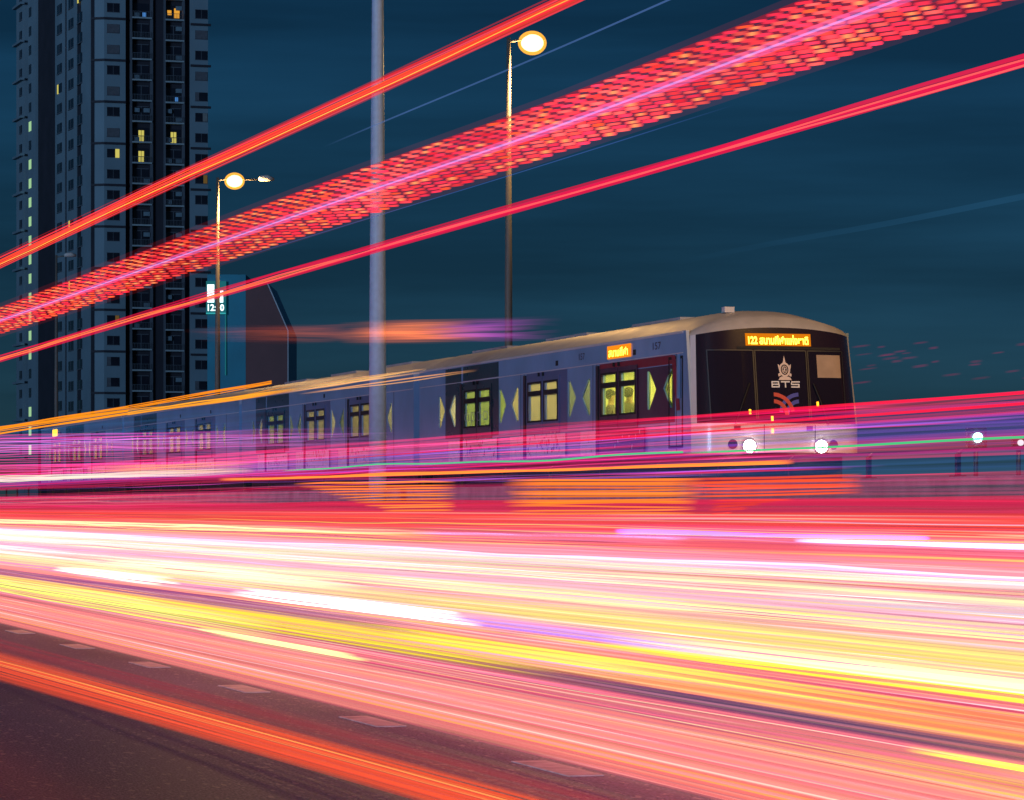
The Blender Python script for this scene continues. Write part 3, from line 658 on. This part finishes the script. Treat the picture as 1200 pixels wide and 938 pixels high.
box_px(243.5, 251.5, 334, 355, -.66, -.605).build('lit_block', M['sign_w'], sgn)
MB().prism([HP(254, 355), HP(262, 355), HP(262, 341), HP(258.5, 341), HP(258.5, 350), HP(254, 350)], (0, .05, 0)).build('lit_block', M['sign_w'], sgn).location = (0, -.66, 0)
tv, tf = text_verts('12:00', 19 * sc, 8 * sc, .02); c_ = HP(253.5, 361)
decal('digits', tv, tf, lambda a, b_: (c_[0] + a, -.63, c_[2] + b_), M['sign_w'], sgn)
box_px(242, 265, 367.2, 368, -.64, -.605).build('lit_edge', M['sign_c'], sgn)
box_px(264, 265, 330, 440, -.3, -.02).build('lit_edge', M['sign_b'], sgn)

# ---------------------------------------------------------------- light trails: glowing strands hanging over the road
class Trail:
    def __init__(s): s.v = []; s.f = []; s.c = []; s.m = []
    def strand(s, pts, cols, rad, add=0):
        """pts world points along the road, cols rgba per point, rad half thickness in metres"""
        n = len(pts); b = len(s.v)
        for i, (p, c) in enumerate(zip(pts, cols)):
            r = rad[i] if isinstance(rad, list) else rad
            for dx, dz in ((-r, 0), (0, r), (r, 0), (0, -r)):
                s.v.append((p[0] + dx, p[1], p[2] + dz)); s.c.append(c)
        for i in range(n - 1):
            for k in range(4): s.f.append((b + i * 4 + k, b + i * 4 + (k + 1) % 4, b + i * 4 + 4 + (k + 1) % 4, b + i * 4 + 4 + k)); s.m.append(add)
    def build(s, name, parent=None, m='trail'):
        me = bpy.data.meshes.new(name); me.from_pydata(s.v, [], s.f); me.update()
        at = me.color_attributes.new('glow', 'FLOAT_COLOR', 'POINT')
        at.data.foreach_set('color', [q for c in s.c for q in c]); me.materials.append(M[m]); me.materials.append(M['veil']); me.polygons.foreach_set('material_index', s.m)
        o = put(name, me, parent)
        if parent: o.matrix_parent_inverse = Matrix.Translation(-parent.location)
        return o
TR = random.Random(11)
def path(xa, ya, xb, yb, L, n, curve=None):
    """n points evenly spread along the photo line (xa,ya)-(xb,yb) on plane x = L"""
    out_ = []
    for i in range(n):
        t = i / (n - 1); x = xa + (xb - xa) * t; y = ya + (yb - ya) * t
        if curve: y += curve(x)
        out_.append(U(x, y, L))
    return out_
def mY(m, x): return YH + m * (x - XV)
def strands(T, lines, L, col, k, a, px, n=22, fa=0, fb=0, jit=.25, curve=None, Lj=.3, endj=0, add=0, hc=.32):
    """lines: list of (xa,ya,xb,yb); col sRGB; k glow; a opacity; px thickness at x=600; fa/fb soft ends as share of length"""
    for (xa, ya, xb, yb) in lines:
        l = L + TR.uniform(-Lj, Lj); xa2 = xa + TR.uniform(-endj, endj); xb2 = xb + TR.uniform(-endj, endj)
        mm = max((ya - YH) / (xa - XV), (yb - YH) / (xb - XV))
        if mm > .02: l = min(l, (H - hc) * CT / mm * TR.uniform(.97, 1.03))
        dy = (yb - ya) / (xb - xa)
        ya2, yb2 = ya + dy * (xa2 - xa), yb + dy * (xb2 - xb)
        pts = path(xa2, ya2, xb2, yb2, l, n, curve)
        w1, w2, wa = TR.uniform(0, 6.28), TR.uniform(.10, .22), TR.uniform(.0, .0016) * l       # the cars bob on their springs
        for p in pts: p.z += wa * (math.sin(w1 + p.y * w2 * 2) + .5 * math.sin(w1 * 2 + p.y * w2 * 5))
        c = lin(*col); kk = k * (1 + TR.uniform(-jit, jit)); hue = TR.uniform(-jit, jit) * .5
        cc = (max(0, c[0] * kk), max(0, c[1] * kk * (1 + hue)), max(0, c[2] * kk * (1 - hue)))
        aa = a * (1 + TR.uniform(-jit, jit) * .6); ph = TR.uniform(0, 6.28)
        cols = []
        for i in range(n):
            t = i / (n - 1); f = 1.0
            if fa: f *= min(1, t / fa)
            if fb: f *= min(1, (1 - t) / fb)
            f *= 1 + .12 * math.sin(ph + 7 * t)
            cols.append((*cc, max(0, min(.995, aa * f))))
        r = px / 2 * l / CT / (600 - XV) * TR.uniform(.7, 1.35)
        T.strand(pts, cols, r, add)
def mband(T, m0, m1, xa, xb, col, k, a, cnt, px, L, **kw):
    ls = []
    for i in range(cnt):
        m = m0 + (m1 - m0) * (i + TR.uniform(.1, .9)) / cnt; ls.append((xa, mY(m, xa), xb, mY(m, xb)))
    strands(T, ls, L, col, k, a, px, **kw)
def lband(T, A, B, col, k, a, cnt, px, L, soft=False, **kw):
    """band between two photo edges: A=(x,ytop,ybot) and B=(x,ytop,ybot)"""
    ls = []
    for i in range(cnt):
        t = (i + TR.uniform(.1, .9)) / cnt; ls.append((A[0], A[1] + (A[2] - A[1]) * t, B[0], B[1] + (B[2] - B[1]) * t))
    for i, l in enumerate(ls): strands(T, [l], L, col, k, a * (math.sin(math.pi * (i + .5) / cnt) ** .8 if soft else 1), px, **kw)
def trail(label, fn, group=None):
    T = Trail(); fn(T); o = T.build('light_trail'); tag(o, label, 'light trail', group); return o
XL, XR = -250, 1700
# --- dense wash of streaks over the carriageway (nobody could count them)
T = Trail()
WASH = [  # m0, m1, colour, alpha, strands per 0.01
    (-.006, .010, (205, 40, 75), .50, 9), (.008, .026, (238, 70, 70), .62, 10), (.024, .036, (236, 95, 100), .70, 10), (.034, .050, (240, 120, 135), .72, 9),
    (.048, .074, (245, 175, 190), .62, 8), (.072, .090, (238, 165, 195), .72, 8), (.088, .098, (245, 175, 165), .70, 8), (.096, .116, (248, 205, 150), .70, 8),
    (.114, .126, (235, 150, 175), .68, 8), (.124, .140, (245, 130, 120), .62, 8), (.138, .160, (250, 160, 110), .66, 8),
    (.158, .172, (190, 80, 110), .22, 6), (.170, .192, (225, 100, 125), .38, 6), (.190, .228, (250, 132, 136), .62, 8), (.226, .246, (235, 115, 125), .36, 6)]
for (m0, m1, col, a, dn) in WASH:
    cnt = max(3, int((m1 - m0) * 100 * dn * 1.6))
    Lb = 12.5 - 7.2 * min(1, max(0, m0 / .22))
    mband(T, m0, m1, XL, XR, col, 1.0, a * .62, cnt, 3.2, Lb, jit=.36, Lj=.8, hc=.10)
    for _ in range(int(cnt * 1.1)):
        m = TR.uniform(m0, m1); xa = TR.uniform(-250, 1000); xb = xa + TR.uniform(150, 700)
        k2 = TR.choice((.75, 1.0, 1.25, 1.6)); 
        strands(T, [(xa, mY(m, xa), xb, mY(m, xb))], Lb - .5, tuple(min(255, q * TR.uniform(.92, 1.12)) for q in col), k2, .42, TR.choice((1.2, 1.6, 3)), fa=.2, fb=.2, jit=.35, hc=.16)
FINE = [((255, 250, 190), 1.3), ((255, 255, 250), 1.5), ((255, 200, 170), 1.1), ((255, 130, 130), 1.1), ((225, 70, 110), 1.0), ((255, 220, 90), 1.2), ((230, 170, 235), 1.1), ((180, 60, 100), .8)]
for _ in range(340):
    m = TR.uniform(.006, .238); xa = TR.uniform(-250, 1150); xb = xa + TR.uniform(120, 1100)
    if .160 < m < .174 and xa > 250: continue
    c_, k_ = TR.choice(FINE[4:] + FINE[2:4] if m < .04 or m > .19 else FINE)
    strands(T, [(xa, mY(m, xa), xb, mY(m, xb))], 11.5 - 6.6 * min(1, m / .2), c_, k_, TR.uniform(.15, .45), TR.uniform(.6, 1.6), fa=.35, fb=.35, jit=.2, hc=.24)
mband(T, .0, .235, XL, XR, (255, 120, 150), 1.0, .020, 46, 12, 5.0, jit=.6, add=1)
mband(T, .045, .14, XL, 900, (255, 215, 220), 1.0, .012, 26, 12, 6.6, jit=.6, add=1, fb=.6)
tag(T.build('light_streaks'), 'dense pink and salmon streaks of light left by traffic across the road', 'light streaks', kind='stuff')
# --- magenta veil across the lower half of the train
T = Trail()
mband(T, -.078, -.062, XL, XR, (225, 15, 75), 1.0, .13, 16, 2.2, 13.5, jit=.6)
mband(T, -.064, -.044, XL, XR, (120, 60, 190), .9, .075, 18, 2.4, 13.5, jit=.6)
mband(T, -.052, -.036, XL, XR, (210, 25, 95), 1.0, .10, 20, 2.0, 13.2, jit=.7)
mband(T, -.040, -.024, 520, XR, (40, 70, 140), 1.0, .06, 16, 3.0, 13.1, jit=.5, fa=.3)
mband(T, -.024, -.006, XL, XR, (165, 25, 85), 1.0, .12, 18, 2.4, 13.0, jit=.6)
for _ in range(70):
    m = TR.uniform(-.078, -.024); xa = TR.uniform(-200, 900); xb = xa + TR.uniform(120, 500)
    strands(T, [(xa, mY(m, xa), xb, mY(m, xb))], 13, TR.choice(((240, 60, 130), (235, 20, 80), (180, 90, 220), (250, 90, 150))), 1.1, .22, 1.1, fa=.3, fb=.3, jit=.35)
lband(T, (-250, 512, 566), (420, 502, 556), (240, 60, 150), 1.0, .26, 26, 2.4, 13.4, fb=.55, jit=.5)
lband(T, (-250, 519, 536), (470, 500, 520), (200, 100, 215), 1.0, .26, 9, 2.0, 13.6, fb=.5, jit=.5)
tag(T.build('light_streaks', m='veil'), 'thin magenta and violet veil of light lines across the lower train', 'light streaks', kind='stuff')

GR = 'long exposure light trails of passing traffic'
# --- high trails of a passing bus
cv1 = lambda x: 2 * math.exp(-((x + 60) / 170) ** 2)
def t_top(T):
    lband(T, (-260, 417, 433), (1000, -166, -143), (250, 42, 48), 1.0, .60, 10, 2.2, 5.5, jit=.2, Lj=.05, curve=cv1, soft=True)
    lband(T, (-260, 420, 430), (1000, -160, -148), (255, 85, 45), 1.3, .7, 4, 1.8, 5.45, jit=.2, Lj=.03, curve=cv1, fb=.75)
    lband(T, (-260, 418, 432), (1000, -163, -145), (255, 70, 85), 1.2, .55, 5, 1.8, 5.46, jit=.2, Lj=.03, curve=cv1)
    lband(T, (-260, 427, 428), (1000, -152, -150), (255, 190, 70), 1.5, .9, 1, 1.0, 5.4, Lj=0, curve=cv1, fb=.8)
trail('topmost broad red trail with an orange core rising over the lit street lamps', t_top, GR)
def t_low(T):
    lband(T, (-260, 490, 498), (1500, -22, -8), (235, 25, 75), 1.0, .5, 6, 2.4, 5.6, jit=.2, Lj=.05, curve=cv1)
    lband(T, (-260, 493, 496), (1500, -14, -12), (255, 90, 90), 1.3, .9, 2, 1.3, 5.55, jit=.1, Lj=.03, curve=cv1)
    lband(T, (-260, 492.5, 495.5), (420, 296, 299.5), (255, 130, 55), 1.4, .9, 3, 1.3, 5.5, fb=.5, jit=.1, Lj=.02, curve=cv1)
trail('lowest thin crimson trail of the three rising to the upper right', t_low, GR)
def ledtop(x): return 361 - .375 * x - 6 * math.exp(-((x - 330) / 260) ** 2) - max(0, x - 650) * .035
def ledbot(x): return 391 - .330 * x + 4 * math.exp(-((x - 600) / 300) ** 2)
led = tag(empty('light_trail', U(600, 180, 5.5)), 'wide red trail of small dashes with a violet core between two plain red trails', 'light trail', GR)
T = Trail(); NR = 13
i_ = 0; xx = -260.0
while xx < 1500:
    per = 13.5 * (xx - XV) / 1150
    for r_ in range(NR):
        v = (r_ + .5) / NR
        x0 = xx + abs(v - .52) * 3.6 * per + TR.uniform(-.12, .12) * per
        y0 = ledtop(x0) + (ledbot(x0) - ledtop(x0)) * v
        ln_ = per * TR.uniform(1.0, 1.3)
        sl = .13 if xx > 450 else .06
        col = TR.choice(((255, 60, 70), (255, 50, 80), (255, 90, 85))) if xx > 380 and TR.random() < .8 else TR.choice(((255, 55, 50), (250, 40, 60), (255, 85, 45), (255, 70, 60)))
        c = lin(*col, TR.uniform(.9, 1.6) * (1.15 + .3 * math.sin(xx * .021))); c2 = lin(255, 150, 90, 1.3)
        hot = TR.random() < (.35 if xx < 300 else .15)
        pp = [U(x0, y0, 5.5), U(x0 + ln_ * .5, y0 - sl * ln_ * .5, 5.5), U(x0 + ln_, y0 - sl * ln_, 5.5)]
        al = .90
        T.strand(pp, [(*c, al * .25), (*(c2 if hot else c), al), (*c, al * .25)], (1.15 if xx < 400 else 1.4) * 5.5 / CT / 1150 * TR.uniform(.8, 1.25))
    xx += per
o = T.build('led_dash', led); o['kind'] = 'stuff'
T = Trail()
for dv in (-.05, 0, .05):
    f_ = lambda x, dv=dv: ledtop(x) + (ledbot(x) - ledtop(x)) * (.52 + dv)
    pts = [U(x, f_(x), 5.44) for x in range(-260, 1501, 60)]
    cols = [(*lin(*((240, 110, 190) if dv else (205, 160, 255)), 1.1), .42 if not dv else .22) for _ in pts]
    T.strand(pts, cols, (1.8 if dv else 1.2) * 5.5 / CT / 1150)
T.build('violet_core', led)
T = Trail()                                            # soft red body between the dashes
for q in range(10):
    v = (q + .5) / 10; pts = [U(x, ledtop(x) + (ledbot(x) - ledtop(x)) * v, 5.6) for x in range(-260, 1501, 60)]
    T.strand(pts, [(*lin(165, 10, 38), .26) for _ in pts], 2.6 * 5.5 / CT / 1150)
T.build('red_body', led)
T = Trail()
for q in range(9):
    v = (q + .5) / 9; pts = [U(x, ledtop(x) - 3 + (ledbot(x) + 6 - ledtop(x)) * v, 5.3) for x in range(-260, 1501, 60)]
    T.strand(pts, [(*lin(255, 60, 80), .014 + .03 * (abs(v - .5) < .2)) for _ in pts], 7 * 5.5 / CT / 1150)
T.build('red_glow', led, m='veil')
# faint blue lines
trail('faint thin blue line crossing behind the nearest lit street lamp', lambda T: strands(T, [(380, 172, 800, -8)], 5.4, (90, 130, 200), .7, .35, 1.6, fa=.25, jit=0, Lj=0), GR)
trail('faint blue line along the lower edge of the wide dashed trail', lambda T: strands(T, [(230, 318, 860, 124)], 5.45, (70, 110, 190), .7, .34, 1.5, fa=.2, fb=.2, jit=0, Lj=0), GR)
trail('very faint long blue streak low in the sky at the right', lambda T: strands(T, [(780, 312, 1400, 190)], 16, (45, 100, 140), .8, .14, 4, fa=.6, jit=0, Lj=0), GR)
# --- amber sign trail over the train roof
def t_amber(T):
    lband(T, (-250, 537, 549), (150, 476, 486), (255, 150, 25), 1.15, .75, 7, 2.4, 10, jit=.15, Lj=.05)
    lband(T, (150, 476, 480), (318, 446, 450), (255, 145, 25), 1.15, .75, 4, 2.0, 10, jit=.15, Lj=.05)
    lband(T, (150, 482, 487), (350, 453, 458), (255, 160, 40), 1.15, .70, 5, 1.9, 10, fb=.3, jit=.15, Lj=.05)
trail('orange double trail skimming the roof of the rear train cars', t_amber, GR)
def t_amber2(T):
    lband(T, (330, 457, 462), (500, 431, 435), (255, 190, 120), 1.1, .55, 4, 1.5, 10, fa=.3, fb=.35, jit=.2, Lj=.05)
    lband(T, (350, 461, 463), (560, 434, 436), (255, 180, 110), 1.1, .45, 2, 1.2, 10, fa=.3, fb=.3, jit=.2, Lj=.05)
trail('pale orange streaks along the roof beside the grey mast', t_amber2, GR)
T = Trail()
lband(T, (255, 382, 400), (440, 380, 402), (200, 80, 50), 1.0, .055, 16, 5, 16, fa=.4, fb=.2, jit=.5, endj=45, soft=True, n=14)
lband(T, (410, 377, 402), (560, 374, 401), (255, 120, 50), 1.0, .15, 22, 5, 16, fa=.35, fb=.45, jit=.4, endj=25, soft=True, n=14)
lband(T, (510, 376, 400), (640, 372, 398), (190, 70, 190), 1.0, .10, 18, 5, 16, fa=.4, fb=.5, jit=.4, endj=25, soft=True, n=14)
tag(T.build('light_trail', m='veil'), 'blurred orange and purple smear hanging in the sky above the train', 'light trail', GR)
T = Trail()
lband(T, (-250, 520, 560), (430, 455, 512), (10, 90, 165), 1.0, .085, 26, 4.5, 14.5, fb=.6, jit=.4, soft=True)
tag(T.build('light_trail', m='veil'), 'soft blue glow of light lines over the windows of the rear cars', 'light trail', GR)
# --- lines across the train front
for (y0, y1, lab) in ((486, 460.5, 'upper'), (501, 474, 'lower')):
    trail('%s of the two crisp red lines leaving the train front to the right' % lab, lambda T, y0=y0, y1=y1: strands(T, [(600, y0 + 17, 1600, y1 - 32)], 13, (250, 30, 70), 1.2, .75, 2.3, fa=.5, jit=0, Lj=0), GR)
trail('thin red line below the windscreen across the white front', lambda T: strands(T, [(300, 545, 1000, 493)], 13, (245, 25, 60), 1.1, .6, 1.8, fa=.3, fb=.2, jit=0, Lj=0), GR)
trail('blue violet band at the right edge beside the train front', lambda T: mband(T, -.072, -.052, 850, XR, (80, 65, 160), .9, .10, 14, 3, 13.6, fa=.2, jit=.3), GR)
trail('thin green line crossing below the train headlights', lambda T: strands(T, [(330, 551, 800, 531), (800, 531, 1600, 498)], 12.4, (80, 215, 140), 1.0, .8, 1.9, fa=.08, jit=.1, Lj=0), GR)
trail('bright orange line under the train doors ending below the front', lambda T: strands(T, [(255, 562, 932, 541.5), (255, 563, 932, 542.5)], 12.2, (255, 130, 50), 1.6, .9, 1.9, fa=.05, fb=.02, jit=.1, Lj=0), GR)
trail('cream white trail under the rear train cars at the left', lambda T: (lband(T, (-250, 566, 574), (300, 549, 554), (255, 225, 215), 1.1, .6, 8, 2, 12.2, fb=.45, jit=.2), lband(T, (100, 548, 556), (300, 540, 552), (255, 160, 130), 1.0, .4, 8, 2.4, 12.4, fa=.3, fb=.4, jit=.2)), GR)
# --- LED blocks
def block(T, xa, xb, y0a, y1a, y0b, y1b, col, a, rows, L=10.2, jag=0):
    for i in range(rows):
        t = (i + .5) / rows; x1 = xa + (jag * t if jag > 0 else 0) + TR.uniform(-4, 4); x2 = xb + (jag * t if jag < 0 else 0) + TR.uniform(-2, 2)
        strands(T, [(x1, y0a + (y1a - y0a) * t, x2, y0b + (y1b - y0b) * t)], L, col, 1.2, a, 1.9, n=6, jit=.3, Lj=.02, fa=.03, fb=.03)
trail('left block of orange LED lines with a slanted left end below the train', lambda T: block(T, 335, 535, 566, 600, 564, 599, (255, 125, 50), .85, 11, jag=120), GR)
trail('middle block of orange LED lines below the train', lambda T: block(T, 592, 828, 562, 603, 560, 602, (255, 125, 42), .85, 13, jag=-14), GR)
trail('right wedge of orange red LED lines below the train front', lambda T: (block(T, 800, 1012, 560, 582, 557, 577, (255, 85, 50), .75, 7), block(T, 830, 940, 584, 604, 582, 602, (240, 60, 45), .5, 5, jag=-90)), GR)
T = Trail()
for _ in range(60):
    x = TR.uniform(985, 1500); y = TR.uniform(398, 462) - (x - 1000) * .05; ln_ = TR.uniform(10, 26)
    strands(T, [(x, y, x + ln_, y - ln_ * .12)], 13, (180, 45, 100), .8, .11, 1.5, n=4, fa=.4, fb=.4, jit=.3)
tag(T.build('light_streaks'), 'faint pink flecks of light in the sky right of the train', 'light streaks', kind='stuff')
# --- main streaks on the road
def S(label, *bands):
    def fn(T):
        for b_ in bands:
            kw = dict(b_[-1]) if isinstance(b_[-1], dict) else {}
            args = b_[:-1] if kw else b_
            args = list(args); full = args[7]; args[6] *= .86 if full >= 5 else 1
            args[7] = round(full * .72) if full >= 5 else full; mband(T, *args, **kw)
            if full >= 5:                                          # fainter pink and peach lines mixed in
                for c2_ in ((255, 165, 170), (255, 205, 170)):
                    a2 = args[:]; a2[4] = tuple((p + q) / 2 for p, q in zip(c2_, args[4])); a2[5] = 1.0; a2[6] = args[6] * .7; a2[7] = max(1, round(full * .22)); a2[8] = args[8] * .7; mband(T, *a2, **kw)
            m0_, m1_, xa_, xb_, col_, k_, a_, cnt_, px_, L_ = args
            if k_ >= 1.1:                                          # light spilling softly around the bright lines
                kh = {q: v for q, v in kw.items() if q in ('fa', 'fb', 'endj')}
                e_ = (m1_ - m0_) * .35 + .002
                mband(T, m0_ - e_, m1_ + e_, xa_, xb_, col_, 1.0, .015 * min(k_, 1.2), 9, 8, L_ - .25, jit=.3, add=1, **kh)
    trail(label, fn, GR)
W_ = (255, 255, 250)
S('mauve gap lines under the white glare at the left', (.130, .143, XL, 520, (150, 75, 135), .9, .55, 12, 2.4, 6.6, dict(fb=.35, jit=.3, endj=30, hc=.36)))
S('dusky violet gap lines at the lower right', (.160, .171, 560, 1330, (105, 70, 115), .8, .50, 9, 2.4, 5.6, dict(fa=.3, fb=.5, jit=.3, endj=40, hc=.36)))
S('hot red orange band of lines just under the LED blocks', (.004, .016, XL, XR, (250, 62, 48), 1.05, .30, 14, 1.8, 11.6, dict(jit=.5)), (.010, .022, 850, XR, (255, 85, 45), 1.1, .42, 9, 1.8, 11.6, dict(fa=.2)))
S('crimson band of lines at the far left below the train', (-.022, .000, XL, 330, (225, 45, 95), 1.0, .5, 14, 2.4, 11.8, dict(fb=.4, jit=.35)))
S('upper violet white line ending near the right edge', (.0215, .0235, 720, 1090, (150, 110, 255), 2.2, .95, 2, 2.4, 11.4, dict(fa=.06, fb=.06, jit=.1)))
S('long violet white line starting mid road', (.0265, .0285, 480, 810, (225, 170, 255), 2.0, .95, 2, 2.4, 11.4, dict(fa=.12, fb=.1, jit=.1)))
S('violet white line running out at the right edge', (.0255, .0285, 930, XR, (235, 200, 255), 2.4, .95, 2, 2.6, 11.3, dict(fa=.06, jit=.1)))
S('thin pale yellow line along the top of the pale streaks', (.026, .033, XL, 520, (255, 245, 170), 1.3, .7, 5, 2.0, 11, dict(fb=.3)))
S('broad white hot glare at the left of the road', (.048, .098, XL, 150, W_, 1.5, .55, 20, 3.6, 10.2, dict(fb=.5, jit=.15, endj=60)))
S('broad pale green white band across the road', (.050, .070, XL, XR, (248, 250, 190), 1.1, .36, 14, 2.2, 10, dict(jit=.35)), (.050, .068, XL, 560, W_, 1.3, .34, 9, 2.6, 9.9, dict(fb=.5)))
S('lavender line above the pale band', (.0465, .049, XL, XR, (235, 195, 255), 1.2, .8, 2, 1.8, 10.2))
S('grey lavender band at the right below the pale band', (.068, .078, 850, XR, (215, 190, 215), .95, .6, 10, 2.6, 9.9, dict(fa=.4)))
S('pale yellow strands in the pink middle of the road', (.080, .090, 120, XR, (255, 250, 165), 1.15, .5, 9, 1.8, 9.4, dict(fa=.2, endj=120)))
S('lemon yellow band running the whole width', (.098, .110, 350, XR, (252, 238, 110), 1.08, .42, 12, 2.2, 8.8, dict(fa=.25)), (.098, .106, XL, 480, (250, 250, 180), 1.08, .4, 8, 2.2, 8.8, dict(fb=.5)))
S('short blinding white streak left of centre', (.113, .126, 290, 560, W_, 2.6, .85, 9, 3.6, 8.2, dict(fa=.35, fb=.3, jit=.1, endj=25)))
S('violet tail continuing the blinding white streak', (.118, .126, 520, 900, (190, 140, 245), 1.2, .65, 6, 2.0, 8.2, dict(fa=.1, fb=.5)))
S('small cream white streak at the left under the glare', (.110, .122, 70, 205, (255, 255, 225), 2.2, .85, 6, 3.4, 8.4, dict(fa=.2, fb=.3, endj=14)))
S('pale green band left of centre under the white glare', (.088, .104, 110, 420, (248, 255, 205), 1.25, .55, 10, 2.6, 8.6, dict(fa=.15, fb=.45, endj=25)))
S('bright yellow white bar at the lower right', (.116, .127, 700, XR, (255, 255, 185), 1.6, .72, 8, 3.0, 7.8, dict(fa=.35)), (.126, .130, 600, XR, (250, 225, 40), 1.2, .7, 4, 2.2, 7.8, dict(fa=.3)))
S('wide acid yellow band at the left of the road', (.148, .178, XL, 330, (248, 255, 120), 1.2, .68, 16, 2.4, 6.9, dict(fb=.25)), (.140, .168, 150, 660, (250, 230, 40), 1.05, .52, 18, 2.2, 6.9, dict(fa=.3, fb=.35, endj=50)))
S('bright yellow line across the lower middle', (.140, .150, 450, 1150, (255, 240, 85), 1.2, .7, 6, 2.4, 6.7, dict(fa=.1, fb=.5)))
S('short yellow white dash at the lower left', (.178, .186, 235, 425, (255, 255, 150), 1.8, .85, 4, 2.4, 6.2, dict(fa=.35, fb=.25, endj=12)))
S('orange yellow glow lines at the lower right', (.182, .200, 780, XR, (255, 190, 80), 1.1, .40, 9, 2.0, 5.6, dict(fa=.4, jit=.4)), (.150, .160, 640, XR, (255, 205, 90), 1.1, .45, 6, 1.6, 6.6, dict(fa=.3, jit=.4)))
S('orange salmon band at the right below the yellow bar', (.140, .158, 700, XR, (255, 125, 90), 1.05, .6, 16, 2.6, 6.8, dict(fa=.3)))
S('thin yellow streak near the lower right corner', (.1735, .178, 1060, XR, (255, 235, 80), 1.6, .9, 3, 2.0, 6.2, dict(fa=.25)))
S('magenta pink lines under the yellow bar', (.128, .138, 650, XR, (225, 60, 110), 1.0, .5, 8, 2.0, 7.0, dict(fa=.3)))
S('salmon pink band next to the dashed lane line', (.190, .232, XL, XR, (255, 135, 130), 1.05, .50, 26, 2.6, 5.4, dict(jit=.35)), (.195, .245, 500, XR, (255, 108, 105), 1.1, .50, 16, 2.8, 5.4, dict(fa=.3)))
S('fine cream lines within the salmon band', (.190, .235, XL, XR, (255, 215, 190), 1.15, .6, 9, 1.3, 5.3, dict(jit=.3)))
S('orange thread edging the salmon band toward the camera', (.226, .236, XL, XR, (255, 150, 90), 1.2, .7, 2, 1.6, 5.2))
def t_near(T):
    cvn = lambda x: 0
    lband(T, (-250, 696, 728), (900, 1006, 1056), (255, 88, 55), 1.06, .40, 30, 3.4, 2.2, jit=.2, Lj=.04, soft=True)
    lband(T, (-250, 682, 700), (900, 980, 1010), (205, 40, 60), .9, .07, 16, 3.6, 2.25, jit=.25, Lj=.04, soft=True)
    lband(T, (-250, 704, 712), (900, 1018, 1032), (255, 150, 80), 1.3, .6, 4, 1.4, 2.15, jit=.2, Lj=.03)
trail('thick orange red trail sweeping along the near edge of the road', t_near, GR)
